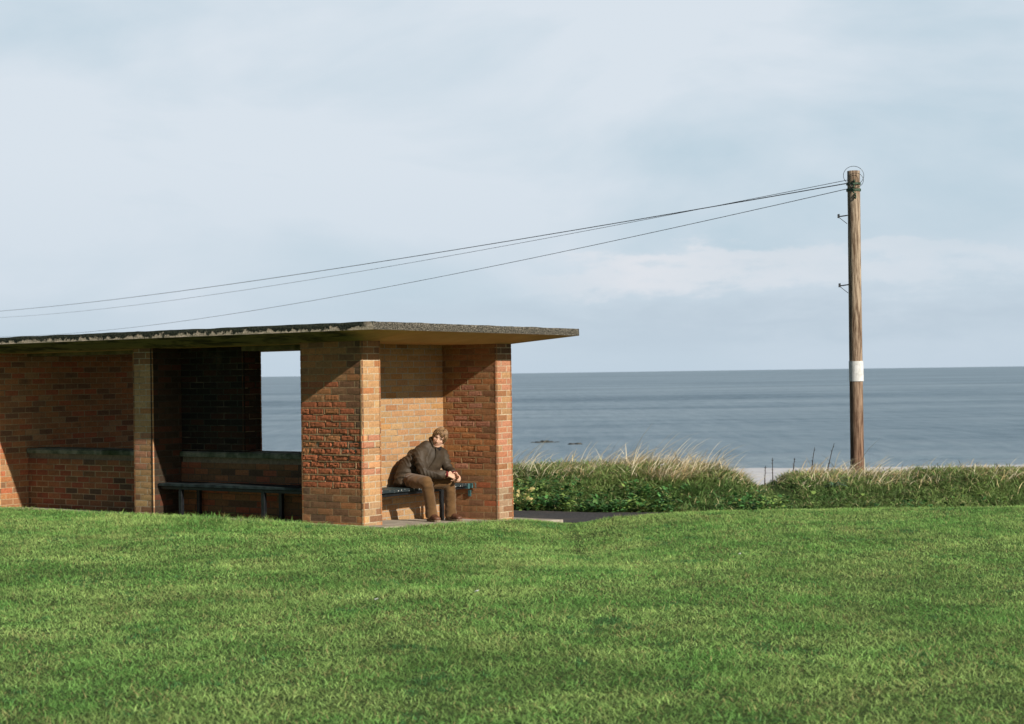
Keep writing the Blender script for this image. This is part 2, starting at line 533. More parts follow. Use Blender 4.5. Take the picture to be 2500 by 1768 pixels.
reef('sea_rocks', (12.6, 352, -13.0), [(-.7, .8, .2), (.6, .9, .22)], 9.0,
     'short dark patch of rocks in the sea, right of the longer patch')

# ------------------------------------------------------------------ shelter of brick and concrete
ZR = 2.0417
CH = .075
shelter = empty('shelter', O, ROTZ)
tag(shelter, 'open brick seaside shelter with a flat overhanging concrete roof', 'shelter')

TAN, ORG, RED = (.43, .240, .122), (.42, .185, .080), (.42, .140, .068)
BRN, DRK, PNK = (.240, .125, .070), (.155, .092, .058), (.46, .215, .130)
YEL, TOA = (.44, .265, .135), (.34, .165, .080)
MOR_P, MOR_G, MOR_T = (.50, .40, .28), (.37, .34, .28), (.42, .31, .185)

def pick(table):
    r_ = random.random() * sum(w_ for w_, _ in table)
    for w_, c in table:
        r_ -= w_
        if r_ <= 0: return c
    return table[-1][1]

def jit(c, a=.10):
    k = 1 + random.uniform(-a, a); h_ = random.uniform(-.05, .05)
    return (max(.01, c[0] * k), max(.01, c[1] * k * (1 - h_)), max(.005, c[2] * k * (1 - h_)))

def brick_face(mb, fixed, axis, sgn, a0, a1, z0, z1, colf, mortar, ero=None, bond='s', detail=True, phase=0, bandf=None, start0=True):
    """bricks on one face; axis 'u' = face spans u at v=fixed, 'v' = face spans v at u=fixed; sgn = outward normal"""
    def P(a, z, d):
        return (a, fixed + sgn * d, z) if axis == 'u' else (fixed + sgn * d, a, z)
    flip = (axis == 'u') == (sgn > 0)
    ncourse = int(round((ZR - z0) / CH)) + 1
    JT = .010
    for c_ in range(ncourse):
        zt = ZR - c_ * CH - (ZR - z1 if False else 0)
        zb = zt - CH + JT
        if zt > z1 + .002: continue
        if zt <= z0 + .012: break
        zb = max(zb, z0)
        # lengths along the course
        xs_ = []
        x = a0
        par = (c_ + phase) % 2
        seq = []
        if bond == 'w':                        # 1.5-brick end: header + stretcher, swapped each course
            seq = [.1025, .215] if par else [.215, .1025]
        else:
            seq = ([.1025] if par else []) + [.215] * 60
        for L_ in seq:
            e = min(x + L_, a1)
            if a1 - e < .05: e = a1
            if e - x > .02: xs_.append((x, e))
            x = e + JT
            if x >= a1 - .02: break
        for (p, q) in xs_:
            am, zm = (p + q) / 2, (zt + zb) / 2
            er = ero(am, zm) if ero else 0.0
            er = max(0, er + random.uniform(-.25, .2)) if er > .02 else 0
            col = jit(colf(am, zm, er))
            rec = er * random.uniform(.001, .011)
            pin = -.0015 - rec + random.uniform(-.0018, .0012)
            sh = er * .005
            p2 = p + random.uniform(0, sh) + (.0012 if p == a0 else 0)
            q2 = q - random.uniform(0, sh) - (.0012 if q == a1 else 0)
            zb2, zt2 = zb + random.uniform(0, sh), zt - random.uniform(0, sh * .6)
            na, nz_ = (max(2, int((q - p) / .022)), 4) if (detail and er > .05) else ((4, 2) if detail else (1, 1))
            vv = []
            sd_ = Vector((random.uniform(0, 90), random.uniform(0, 90), random.uniform(0, 90)))
            for j in range(nz_ + 1):
                for i in range(na + 1):
                    fa, fz = i / na, j / nz_
                    edge = (i in (0, na)) or (j in (0, nz_))
                    d = pin - (.0025 + er * .005 if edge and detail else 0)
                    aa, zz = p2 + (q2 - p2) * fa, zb2 + (zt2 - zb2) * fz
                    if detail:
                        d += (.0007 + er * .0085) * mnoise.noise(Vector((aa * 38, zz * 55, 0)) + sd_) + er * .004 * mnoise.noise(Vector((aa * 110, zz * 140, 0)) + sd_)
                        if er > .05 and edge:
                            aa += er * .003 * mnoise.noise(Vector((aa * 70, zz * 70, 5)) + sd_)
                            zz += er * .003 * mnoise.noise(Vector((aa * 60, zz * 70, 9)) + sd_)
                    vv.append(P(aa, zz, d))
            base = len(vv)
            ringi = [i for i in range(na + 1)] + [j * (na + 1) + na for j in range(1, nz_ + 1)] + \
                    [nz_ * (na + 1) + i for i in range(na - 1, -1, -1)] + [j * (na + 1) for j in range(nz_ - 1, 0, -1)]
            fs_ = [(j * (na + 1) + i, j * (na + 1) + i + 1, (j + 1) * (na + 1) + i + 1, (j + 1) * (na + 1) + i) for j in range(nz_) for i in range(na)]
            bk = [P(p, zb, -.024), P(q, zb, -.024), P(q, zt, -.024), P(p, zt, -.024)]
            cor = [0, na, na + nz_, 2 * na + nz_]
            nr = len(ringi)
            vv += bk
            for sdi in range(4):
                i0, i1 = cor[sdi], cor[(sdi + 1) % 4] if sdi < 3 else nr
                idxs = [ringi[k % nr] for k in range(i0, i1 + 1)]
                fs_.append([base + sdi, base + (sdi + 1) % 4] + idxs[::-1])
            if flip: fs_ = [tuple(f)[::-1] for f in fs_]
            mb.add(vv, fs_, 0, col)
            # perpend after this brick
            if q < a1 - .002:
                if not (er > .35 and random.random() < .35):
                    mortar_box(mb, P, q - .002, min(q + JT + .002, a1), zb - .001, zt + .001, -.0045 - er * random.uniform(0, .006), mortar, flip)
        # bed joint under this course, in runs; here and there the mortar has fallen out
        x = a0 + .001
        while x < a1 - .002:
            e = min(a1 - .001, x + random.uniform(.07, .26))
            er = ero((x + e) / 2, zb - .005) if ero else 0
            if random.random() > .40 * er:
                dd = -.0045 - (random.uniform(0, .004) if er < .05 else er * random.uniform(-.003, .007))
                if zb > z0 + .004:
                    mortar_box(mb, P, x, e, zb - JT - .0015, zb + .0015, dd, mortar, flip)
            x = e

def mortar_box(mb, P, a, b_, z0, z1, d, col, flip):
    vv = [P(a, z0, d), P(b_, z0, d), P(b_, z1, d), P(a, z1, d), P(a, z0, -.024), P(b_, z0, -.024), P(b_, z1, -.024), P(a, z1, -.024)]
    fs_ = [(0, 1, 2, 3), (4, 5, 1, 0), (5, 6, 2, 1), (6, 7, 3, 2), (7, 4, 0, 3)]
    if flip: fs_ = [f[::-1] for f in fs_]
    mb.add(vv, fs_, 1, jit(col, .1))

def fl(u_): return -K * (u_ - .484) - .03
# colour tables ------------------------------------------------------------
def c_plain(a, z, er): return pick([(4, ORG), (3, TOA), (2, BRN), (1.5, RED), (1, TAN)])
def c_wide(a, z, er):
    if z < .40: return pick([(4, BRN), (2, DRK), (2.5, TOA), (.7, ORG)])
    if er > .04 + .45 * random.random() ** 2: return pick([(8, RED), (1.5, (.42, .18, .08))])
    if a < .8 : return pick([(4, BRN), (1, ORG), (1, DRK), (2, TOA)])
    if z > 1.25: return pick([(4, (.38, .19, .09)), (4, (.43, .195, .085)), (1.5, (.29, .15, .08)), (1.2, (.38, .145, .072))])
    return pick([(3, ORG), (4, RED), (1, TOA)])
def e_wide(a, z):                    # spalled band between knee and head height, worst away from the corner
    zz = (max(0, 1 - abs((z - .86) / (.56 if z < .86 else .60)) ** (3 if z < .86 else 1.6)) if z > .36 else 0) * (1 if z < 1.05 else random.uniform(.45, 1))
    side = .3 + .7 * min(1, max(0, (a - .62) / .22)) if z > .95 else .55 + .45 * min(1, (a - .57) / .2)
    if z > 1.38: return .12 if a > 1.0 and z < 1.62 else 0
    return zz * side
def c_narrow(a, z, er):
    if z > 1.80: return pick([(3, BRN), (3, TOA)])
    if z < .28: return pick([(3, (.38, .235, .13)), (1, BRN), (2, (.50, .31, .15))])
    if .52 < z < .98: return pick([(4, PNK), (2, (.58, .30, .15)), (1, TAN)])
    return pick([(6, (.49, .285, .140)), (3, (.50, .310, .155)), (.3, ORG)])
def e_narrow(a, z): return .45 if .50 < z < .98 else 0
def c_back(a, z, er): return pick([(5, YEL), (4, TAN), (1.5, (.45, .24, .10)), (.4, TOA)])
def c_side(a, z, er):
    if er > .12: return pick([(3, (.31, .135, .070)), (2, (.40, .19, .125)), (2, ORG)])
    if z < .3: return pick([(4, BRN), (3, TOA), (.6, RED)])
    if a < .75: return pick([(3, TOA), (2, BRN), (2, ORG)])
    return pick([(5, TOA), (4, (.35, .18, .075)), (.6, (.31, .13, .065)), (1.2, BRN)])
def e_side(a, z):
    return (.55 * max(0, 1 - abs((a - 1.03) / .27) ** 2)) if .5 < z < 1.75 else 0
def c_end(a, z, er):
    if z > 1.80: return pick([(3, DRK), (3, BRN), (1, TOA)])
    if z < .28: return pick([(3, (.36, .24, .15)), (2, BRN), (1, TAN)])
    return pick([(4, PNK), (3, TAN), (1, (.42, .18, .10)), (.8, TOA)])
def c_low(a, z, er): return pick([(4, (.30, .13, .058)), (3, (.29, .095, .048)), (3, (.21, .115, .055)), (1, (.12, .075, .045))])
def c_shade_deep(a, z, er): return pick([(3, (.022, .017, .014)), (3, (.032, .021, .016)), (2, (.045, .022, .015))])  # brick colours blackened to hold the left bay's shade
def c_shade_mid(a, z, er): return pick([(3, (.05, .033, .022)), (3, (.07, .04, .025)), (2, (.10, .04, .024))])  # same bay shade in the brick colours, a little less deep

def wall(name, u0, u1, v0, v1, z0, z1, faces, label=None):
    mb = MB()
    i_ = .016
    mb.box(u0 + i_, u1 - i_, v0 + i_, v1 - i_, z0 - .05, z1, 1, (.24, .19, .13))
    for side, kw in faces.items():
        args = {'u-': (u0, 'v', -1, v0, v1), 'u+': (u1, 'v', 1, v0, v1), 'v-': (v0, 'u', -1, u0, u1), 'v+': (v1, 'u', 1, u0, u1)}[side]
        brick_face(mb, *args, z0, z1, **kw)
    o = mb.build(name, [M_brick, M_mortar], shelter)
    if label: o['label'] = label
    return o

def rough(c=c_plain, **k): return dict(colf=c, mortar=MOR_T, detail=False, **k)

U0_, U1_, U2_, U3_ = .484, .813, 3.067, 3.396
V0_, V1_ = .570, 1.395
wall('pier', U0_, U1_, V0_, 1.471, -.04, ZR + .02, {
    'u-': dict(colf=c_wide, mortar=(.38, .25, .14), ero=e_wide, phase=1),
    'v-': dict(colf=c_narrow, mortar=MOR_P, ero=e_narrow, bond='w', phase=1),
    'u+': rough(), 'v+': rough(bond='w')}, 'brick pier with red crumbling bricks at mid height')
wall('back_wall', U1_ - .012, U2_ + .012, V1_, 1.62, -.25, ZR + .02, {
    'v-': dict(colf=c_back, mortar=MOR_G), 'v+': rough(), 'u-': rough(bond='w')}, 'tan brick back wall with grey mortar')
wall('side_wall', U2_, U3_, V0_, 1.621, -.27, ZR + .02, {
    'u-': dict(colf=c_side, mortar=(.36, .24, .13), ero=e_side, phase=0),
    'v-': dict(colf=c_end, mortar=MOR_P, bond='w', phase=0),
    'u+': rough(), 'v+': rough(bond='w')})
ZC = .752
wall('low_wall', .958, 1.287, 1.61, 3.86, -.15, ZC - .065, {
    'u-': dict(colf=c_low, mortar=(.14, .10, .06)), 'u+': rough()})  # bricks and mortar toned down to carry the bay's shade
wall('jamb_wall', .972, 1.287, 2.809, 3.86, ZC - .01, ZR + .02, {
    'u-': dict(colf=c_shade_deep, mortar=(.045, .05, .038)), 'v-': dict(colf=c_shade_mid, mortar=(.06, .055, .04), ero=lambda a, z: .5, bond='w'), 'u+': rough()})  # mortar darkened with the bricks for the bay's shade
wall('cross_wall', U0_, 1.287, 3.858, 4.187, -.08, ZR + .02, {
    'v-': dict(colf=c_shade_mid, mortar=(.06, .055, .04)), 'u-': dict(colf=c_narrow, mortar=MOR_P, bond='w'), 'v+': rough(), 'u+': rough()})  # face towards the bay has shade in its brick and mortar colours
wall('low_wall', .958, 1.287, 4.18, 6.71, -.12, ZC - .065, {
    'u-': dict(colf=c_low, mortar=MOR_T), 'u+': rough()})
wall('end_wall', U0_, U3_, 6.70, 7.03, -.25, ZR + .02, {
    'v-': dict(colf=c_plain, mortar=MOR_T), 'u-': dict(colf=c_narrow, mortar=MOR_P, bond='w'), 'v+': rough(), 'u+': rough()})

# coping of mossy cast concrete
M_cop = noise_mat('mossy_concrete', (.10, .12, .075), (.26, .26, .19), 7, .95, .1, bump=.5, bscale=50, c3=(.05, .07, .03), s3=(2.5, .5, .7))
for (va, vb) in ((1.59, 3.85), (4.19, 6.69)):
    mb = MB()
    nseg = int((vb - va) / .1)
    prof = [(-.028, ZC - .065), (-.032, ZC - .018), (-.012, ZC), (.345, ZC + .004), (.362, ZC - .02), (.36, ZC - .065)]
    vv, fs_ = [], []
    for i in range(nseg + 1):
        v_ = va + (vb - va) * i / nseg
        for (pu, pz_) in prof:
            vv.append((.958 + pu + .002 * mnoise.noise(Vector((v_ * 9, pz_ * 40, 1))), v_, pz_ + .003 * mnoise.noise(Vector((v_ * 6, pu * 30, 3)))))
    np_ = len(prof)
    for i in range(nseg):
        for k in range(np_):
            a, b_ = i * np_ + k, i * np_ + (k + 1) % np_
            fs_.append((a, b_, b_ + np_, a + np_))
    fs_ += [tuple(range(np_))[::-1], tuple(range(nseg * np_, nseg * np_ + np_))]
    mb.add(vv, fs_)
    mb.build('coping', M_cop, shelter, smooth=False)
# lintel over the sea window
M_beam = noise_mat('stained_concrete', (.16, .13, .075), (.28, .22, .12), 5, .9, .1, bump=.3, c3=(.03, .028, .02), s3=(2.0, .5, .66))
for va, vb in ((1.60, 2.83), (4.17, 6.72)):
    mb = MB(); mb.box(.962, 1.283, va, vb, 1.966, ZR + .02)
    mb.build('lintel', M_beam, shelter, bevel=.006)

# roof slab: thin at the edge, soffit tapering down to the walls
def zd(u_, v_): return -.029 * u_ / 4.074 - .0057 * v_
UE, VE = 4.074, 7.6
E_, TH = .1027, .0867
def roof_top_mat():
    return noise_mat('roof_felt', (.05, .05, .045), (.13, .12, .10), 6, .95, .1, bump=.6, bscale=50)
# fascia 1: pale render with black lichen creeping down from the top
mt, n, b = mat('lichen_fascia', .95, .1)
t = node(n, 'ShaderNodeTexCoord')
sx = node(n, 'ShaderNodeSeparateXYZ'); n.links.new(t.outputs['Object'], sx.inputs[0])
nzA = node(n, 'ShaderNodeTexNoise', inputs={'Scale': 9.0, 'Detail': 9.0, 'Roughness': .72})
n.links.new(t.outputs['Object'], nzA.inputs[0])
hgt = math_n(n, 'ADD', math_n(n, 'MULTIPLY', math_n(n, 'SUBTRACT', nzA.outputs[0], .5), .26), math_n(n, 'ADD', sx.outputs[2], math_n(n, 'MULTIPLY', sx.outputs[1], .0057)))
thr = node(n, 'ShaderNodeMapRange', inputs={1: 2.160, 2: 2.176, 3: 0.0, 4: 1.0}); n.links.new(hgt, thr.inputs[0])
cor = node(n, 'ShaderNodeMapRange', inputs={1: .02, 2: .16, 3: 0.0, 4: 1.0}); n.links.new(sx.outputs[1], cor.inputs[0])
msk = math_n(n, 'MULTIPLY', thr.outputs[0], cor.outputs[0])
nzB = node(n, 'ShaderNodeTexNoise', inputs={'Scale': 45.0, 'Detail': 5.0}); n.links.new(t.outputs['Object'], nzB.inputs[0])
pale = ramp(n, [(.3, (.48, .38, .27)), (.65, (.66, .56, .44))]); n.links.new(nzB.outputs[0], pale.inputs[0])
dark = ramp(n, [(.4, (.018, .024, .020)), (.7, (.075, .08, .055))]); n.links.new(nzB.outputs[0], dark.inputs[0])
n.links.new(mixc(n, msk, pale.outputs[0], dark.outputs[0]), b.inputs['Base Color'])
bp = node(n, 'ShaderNodeBump', inputs={'Strength': .6, 'Distance': .01}); n.links.new(nzB.outputs[0], bp.inputs['Height']); n.links.new(bp.outputs[0], b.inputs['Normal'])
M_fl = mt
M_fr = noise_mat('pebbled_fascia', (.040, .037, .030), (.27, .245, .20), 60, .95, .15, lo=.44, hi=.66, bump=.9, bscale=130, bdist=.012, c3=(.05, .05, .045), s3=(3.5, .55, .75), detail=3.0)
# soffit: weathered paint, the ochre bounce of the bricks put into its colour, black algae towards the left bay
mt, n, b = mat('ochre_soffit', .9, .15)
t = node(n, 'ShaderNodeTexCoord')
sx = node(n, 'ShaderNodeSeparateXYZ'); n.links.new(t.outputs['Object'], sx.inputs[0])
nzA = node(n, 'ShaderNodeTexNoise', inputs={'Scale': 3.0, 'Detail': 7.0, 'Roughness': .6}); n.links.new(t.outputs['Object'], nzA.inputs[0])
rA = ramp(n, [(.3, (.50, .28, .115)), (.7, (.62, .37, .165))]); n.links.new(nzA.outputs[0], rA.inputs[0])
nzB = node(n, 'ShaderNodeTexNoise', inputs={'Scale': 2.2, 'Detail': 8.0, 'Roughness': .65, 'Distortion': .8})
mpn = node(n, 'ShaderNodeMapping', inputs={'Scale': (2.5, 1.0, 1.0)}); n.links.new(t.outputs['Object'], mpn.inputs[0]); n.links.new(mpn.outputs[0], nzB.inputs[0])
rB = ramp(n, [(.46, (0,) * 3), (.60, (.85,) * 3)]); n.links.new(nzB.outputs[0], rB.inputs[0])
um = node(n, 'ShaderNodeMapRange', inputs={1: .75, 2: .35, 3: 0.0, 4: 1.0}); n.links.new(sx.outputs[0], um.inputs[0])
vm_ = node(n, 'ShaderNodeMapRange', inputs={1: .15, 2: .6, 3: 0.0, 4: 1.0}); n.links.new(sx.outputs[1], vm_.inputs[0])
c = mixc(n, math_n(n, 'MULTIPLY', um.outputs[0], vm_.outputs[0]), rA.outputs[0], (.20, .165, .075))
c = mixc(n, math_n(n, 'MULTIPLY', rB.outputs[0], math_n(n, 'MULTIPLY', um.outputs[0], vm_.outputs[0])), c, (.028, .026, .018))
n.links.new(c, b.inputs['Base Color'])
bp = node(n, 'ShaderNodeBump', inputs={'Strength': .3, 'Distance': .01}); n.links.new(nzA.outputs[0], bp.inputs['Height']); n.links.new(bp.outputs[0], b.inputs['Normal'])
M_sof = mt

roof = empty('roof', (0, 0, 0)); roof.parent = shelter
mb = MB()
inner = [(U0_ + .0, V0_), (U3_, V0_), (U3_, 7.03), (U0_, 7.03)]
outer = [(0, 0), (UE, 0), (UE, VE), (0, VE)]
def ipt(p): return (p[0], p[1], ZR + zd(*p) + .004)
def opt(p): return (p[0], p[1], ZR + E_ + zd(*p))
NS = 24
for k in range(4):
    a, b_ = outer[k], outer[(k + 1) % 4]; c0, c1 = inner[k], inner[(k + 1) % 4]
    for s_ in range(NS):
        f0, f1 = s_ / NS, (s_ + 1) / NS
        L = lambda p, q, f: (p[0] + (q[0] - p[0]) * f, p[1] + (q[1] - p[1]) * f)
        mb.add([opt(L(a, b_, f0)), ipt(L(c0, c1, f0)), ipt(L(c0, c1, f1)), opt(L(a, b_, f1))], [(0, 1, 2, 3)])
mb.add([ipt(p) for p in inner], [(0, 3, 2, 1)][:1])
so = mb.build('soffit', M_sof, roof)
mb = MB()
NF = 110
def fascia(p, q, nrm, mi, chip=False):
    rows = 5
    vv = []
    for i in range(NF + 1):
        f = i / NF
        x, y = p[0] + (q[0] - p[0]) * f, p[1] + (q[1] - p[1]) * f
        arc = f * math.hypot(q[0] - p[0], q[1] - p[1])
        for j in range(rows + 1):
            g_ = j / rows
            d = .005 * mnoise.noise(Vector((x * 14, y * 14, g_ * 2.5))) + .003 * mnoise.noise(Vector((x * 45, y * 45, g_ * 6)))
            d -= .014 * (g_ > .9) + .006 * (.7 < g_ < .9)
            zz = ZR + E_ + TH * g_ + zd(x, y) + (.007 * mnoise.noise(Vector((x * 3.1, y * 3.1, 7))) + .003 * mnoise.noise(Vector((x * 19, y * 19, 3)))) * (g_ > .5)
            if j == 0: d, zz = 0, ZR + E_ + zd(x, y)
            if i in (0, NF) : d = -.004 * (g_ > .5)
            vv.append((x + nrm[0] * d, y + nrm[1] * d, zz))
    fs_ = []
    for i in range(NF):
        for j in range(rows):
            a = i * (rows + 1) + j
            fs_.append((a, a + rows + 1, a + rows + 2, a + 1))
    mb.add(vv, fs_, mi)
    return [vv[i * (rows + 1) + rows] for i in range(NF + 1)]
# run the fascias in order round the slab so that the top can close on them
t0 = fascia((0, 0), (UE, 0), (0, -1), 1)
t1 = fascia((UE, 0), (UE, VE), (1, 0), 1)
t2 = fascia((UE, VE), (0, VE), (0, 1), 1)
t3 = fascia((0, VE), (0, 0), (-1, 0), 0)
cz = ZR + E_ + TH + zd(UE / 2, VE / 2) - .004
loop = t0 + t1[1:] + t2[1:] + t3[1:-1]
vb = loop + [(UE / 2, VE / 2, cz)]
mb.add(vb, [(i, (i + 1) % len(loop), len(loop)) for i in range(len(loop))], 2)
mb.build('slab', [M_fl, M_fr, roof_top_mat()], roof)

# ------------------------------------------------------------------ benches
M_seat = None
mt, n, b = mat('worn_teal_paint', .6, .4)
t = node(n, 'ShaderNodeTexCoord')
nzA = node(n, 'ShaderNodeTexNoise', inputs={'Scale': 22.0, 'Detail': 6.0, 'Roughness': .7}); n.links.new(t.outputs['Object'], nzA.inputs[0])
rA = ramp(n, [(.40, (.010, .022, .026)), (.56, (.022, .055, .062)), (.70, (.15, .18, .18))]); n.links.new(nzA.outputs[0], rA.inputs[0])
n.links.new(rA.outputs[0], b.inputs['Base Color'])
M_seat = mt
M_shade_seat = noise_mat('shaded_teal_paint', (.008, .014, .016), (.03, .045, .048), 9, .6, .3, bump=.2)  # seat paint again, darkened to carry the left bay's shade
M_chip = noise_mat('flaked_paint_edge', (.02, .03, .035), (.62, .60, .56), 30, .7, .3, lo=.60, hi=.63, bump=.4)
M_blk = noise_mat('black_metal', (.004, .005, .007), (.012, .015, .018), 20, .45, .5, bump=.2)
M_teal = noise_mat('teal_metal', (.03, .09, .10), (.07, .17, .18), 30, .6, .4, bump=.3)

def bench_part(mb_, name, mats, root, bevel=.004): return mb_.build(name, mats, root, bevel=bevel)

# bench where the man sits
bench = empty('bench', W(1.9, 1.2, -K * (1.9 - .484)), ROTZ)
tag(bench, 'dark teal plank bench with flaking front edge against the tan back wall', 'bench', 'benches fixed inside the shelter')
def LB(u_, v_, z_): return (u_ - 1.9, v_ - 1.2, z_ + K * (1.9 - .484))
def zs(u_): return .318 - .009 * (u_ - 1.35)
for (va, vb, nm) in ((1.0, 1.118, 'seat'), (1.128, 1.25, 'seat'), (1.26, 1.385, 'seat')):
    mb = MB()
    a0, a1 = U1_ + .008, U2_ - .03
    v8 = [LB(a0, va, zs(a0) - .036), LB(a1, va, zs(a1) - .036), LB(a1, vb, zs(a1) - .036), LB(a0, vb, zs(a0) - .036),
          LB(a0, va, zs(a0)), LB(a1, va, zs(a1)), LB(a1, vb, zs(a1)), LB(a0, vb, zs(a0))]
    mb.add(v8, [(0, 3, 2, 1), (4, 5, 6, 7), (1, 2, 6, 5), (2, 3, 7, 6), (3, 0, 4, 7)], 0)
    mb.add([v8[0], v8[1], v8[5], v8[4]], [(0, 1, 2, 3)], 1 if va < 1.05 else 0)
    bench_part(mb, nm, [M_seat, M_chip], bench, .0)
for ul in (1.12, 2.54):
    for vl in (1.04,):
        mb = MB()
        p = LB(ul - .025, vl - .02, -K * (ul - .484)); q = LB(ul + .025, vl + .02, zs(ul) - .042)
        mb.box(p[0], q[0], p[1], q[1], p[2] - .003, q[2])
        bench_part(mb, 'leg', M_blk, bench)
for vl in (1.05, 1.33):
    mb = MB()
    p = LB(.83, vl - .018, 0); q = LB(3.03, vl + .018, 0)
    zz = zs(1.9) - .062 + K * (1.9 - .484)
    mb.box(p[0], q[0], p[1], q[1], zz - .016, zz + .02)
    bench_part(mb, 'rail', M_blk, bench)
mb = MB()
p = LB(3.018, .985, .235); q = LB(3.062, 1.03, .30); mb.box(p[0], q[0], p[1], q[1], p[2], q[2])
p = LB(3.045, .945, .245); q = LB(3.064, .985, .305); mb.box(p[0], q[0], p[1], q[1], p[2], q[2])
p = LB(3.05, .975, .14); q = LB(3.064, 1.015, .215); mb.box(p[0], q[0], p[1], q[1], p[2], q[2])
mb.bar(LB(3.056, .93, .31), LB(3.056, .90, .30), .004); mb.bar(LB(3.056, .90, .30), LB(3.056, .90, .235), .004)
bench_part(mb, 'bracket', M_teal, bench, 0)

# bench in the shaded left bay
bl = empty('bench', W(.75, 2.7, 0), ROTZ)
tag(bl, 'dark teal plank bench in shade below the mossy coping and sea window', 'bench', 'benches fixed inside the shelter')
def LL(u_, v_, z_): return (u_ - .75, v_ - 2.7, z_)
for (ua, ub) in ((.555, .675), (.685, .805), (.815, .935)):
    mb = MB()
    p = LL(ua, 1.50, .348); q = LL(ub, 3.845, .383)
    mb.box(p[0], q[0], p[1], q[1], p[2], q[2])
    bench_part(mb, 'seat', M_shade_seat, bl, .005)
for vl in (2.16, 3.50):
    for ul in (.60, .90):
        mb = MB()
        p = LL(ul - .022, vl - .025, -K * (ul - .484)); q = LL(ul + .022, vl + .025, .343)
        mb.box(p[0], q[0], p[1], q[1], p[2] - .003, q[2])
        bench_part(mb, 'leg', M_blk, bl)
for ul in (.60, .90):
    mb = MB(); p = LL(ul - .018, 1.52, .31); q = LL(ul + .018, 3.83, .345)
    mb.box(p[0], q[0], p[1], q[1], p[2], q[2]); bench_part(mb, 'rail', M_blk, bl)

#PERSON_BEGIN#
# ------------------------------------------------------------------ the man on the bench
PB = W(2.05, 1.22, 0)
PO = Vector((2.05, 1.22, 0))
def catmull(P, R_, sub):
    out, rr = [], []
    n_ = len(P)
    for i in range(n_ - 1):
        p0, p1, p2, p3 = P[max(i - 1, 0)], P[i], P[i + 1], P[min(i + 2, n_ - 1)]
        for k in range(sub):
            t_ = k / sub; t2, t3 = t_ * t_, t_ ** 3
            out.append(.5 * ((2 * p1) + (p2 - p0) * t_ + (2 * p0 - 5 * p1 + 4 * p2 - p3) * t2 + (3 * p1 - p0 - 3 * p2 + p3) * t3))
            rr.append((R_[i][0] * (1 - t_) + R_[i + 1][0] * t_, R_[i][1] * (1 - t_) + R_[i + 1][1] * t_))
    out.append(P[-1]); rr.append(R_[-1])
    return out, rr

def limb(mb, pts, rad, side=None, n=16, sub=4, cap=.8, open_end=False):
    """closed tapered tube through pts; rad = r or (r across 'side', r the other way)"""
    P = [Vector(p) - PO for p in pts]
    R_ = [(r_, r_) if not isinstance(r_, tuple) else r_ for r_ in rad]
    P, R_ = catmull(P, R_, sub)
    # end caps
    d0 = (P[0] - P[1]).normalized(); d1 = (P[-1] - P[-2]).normalized()
    def caps(p, r_, d):
        res = []
        for a_ in (30, 55, 75, 88):
            c_, s_ = math.cos(R(a_)), math.sin(R(a_))
            res.append((p + d * (min(r_) * cap * s_), (r_[0] * c_, r_[1] * c_)))
        return res
    A = caps(P[0], R_[0], d0)[::-1]; B = caps(P[-1], R_[-1], d1)
    P = [a[0] for a in A] + P + [b_[0] for b_ in B]; R_ = [a[1] for a in A] + R_ + [b_[1] for b_ in B]
    sidev = Vector(side) if side else None
    vv = []; prev = None
    for i, p in enumerate(P):
        t_ = (P[min(i + 1, len(P) - 1)] - P[max(i - 1, 0)]).normalized()
        if sidev: s_ = (sidev - t_ * sidev.dot(t_)).normalized()
        else:
            s_ = (prev - t_ * prev.dot(t_)).normalized() if prev else t_.orthogonal().normalized()
        prev = s_
        o_ = t_.cross(s_)
        for k in range(n):
            a_ = 2 * math.pi * k / n
            vv.append(p + s_ * (R_[i][0] * math.cos(a_)) + o_ * (R_[i][1] * math.sin(a_)))
    m_ = len(P)
    fs_ = [(i * n + k, i * n + (k + 1) % n, (i + 1) * n + (k + 1) % n, (i + 1) * n + k) for i in range(m_ - 1) for k in range(n)]
    fs_ += [tuple(range(n))[::-1], tuple(range((m_ - 1) * n, m_ * n))]
    mb.add(vv, fs_)

def ball(mb, c, r_, ax=None, n=20):
    """ellipsoid; ax = 3 axis vectors"""
    c = Vector(c) - PO
    ax = ax or (Vector((1, 0, 0)), Vector((0, 1, 0)), Vector((0, 0, 1)))
    vv = []; m_ = n // 2
    for j in range(1, m_):
        th = math.pi * j / m_
        for i in range(n):
            ph = 2 * math.pi * i / n
            vv.append(c + ax[0] * (r_[0] * math.sin(th) * math.cos(ph)) + ax[1] * (r_[1] * math.sin(th) * math.sin(ph)) + ax[2] * (r_[2] * math.cos(th)))
    b0 = len(vv); vv += [c + ax[2] * r_[2], c - ax[2] * r_[2]]
    fs_ = [(j * n + i, (j + 1) * n + i, (j + 1) * n + (i + 1) % n, j * n + (i + 1) % n) for j in range(m_ - 2) for i in range(n)]
    fs_ += [(b0, i, (i + 1) % n) for i in range(n)] + [(b0 + 1, (m_ - 2) * n + (i + 1) % n, (m_ - 2) * n + i) for i in range(n)]
    mb.add(vv, fs_)

def fuse(mb, voxel, smooth_it=4):
    me = mb.mesh('tmp'); o = bpy.data.objects.new('tmp', me); C.objects.link(o)
    md = o.modifiers.new('r', 'REMESH'); md.mode = 'VOXEL'; md.voxel_size = voxel; md.adaptivity = 0
    ms = o.modifiers.new('s', 'SMOOTH'); ms.iterations = smooth_it; ms.factor = .5
    bpy.context.view_layer.update()
    dg = bpy.context.evaluated_depsgraph_get()
    me2 = bpy.data.meshes.new_from_object(o.evaluated_get(dg))
    bpy.data.objects.remove(o); bpy.data.meshes.remove(me)
    return me2

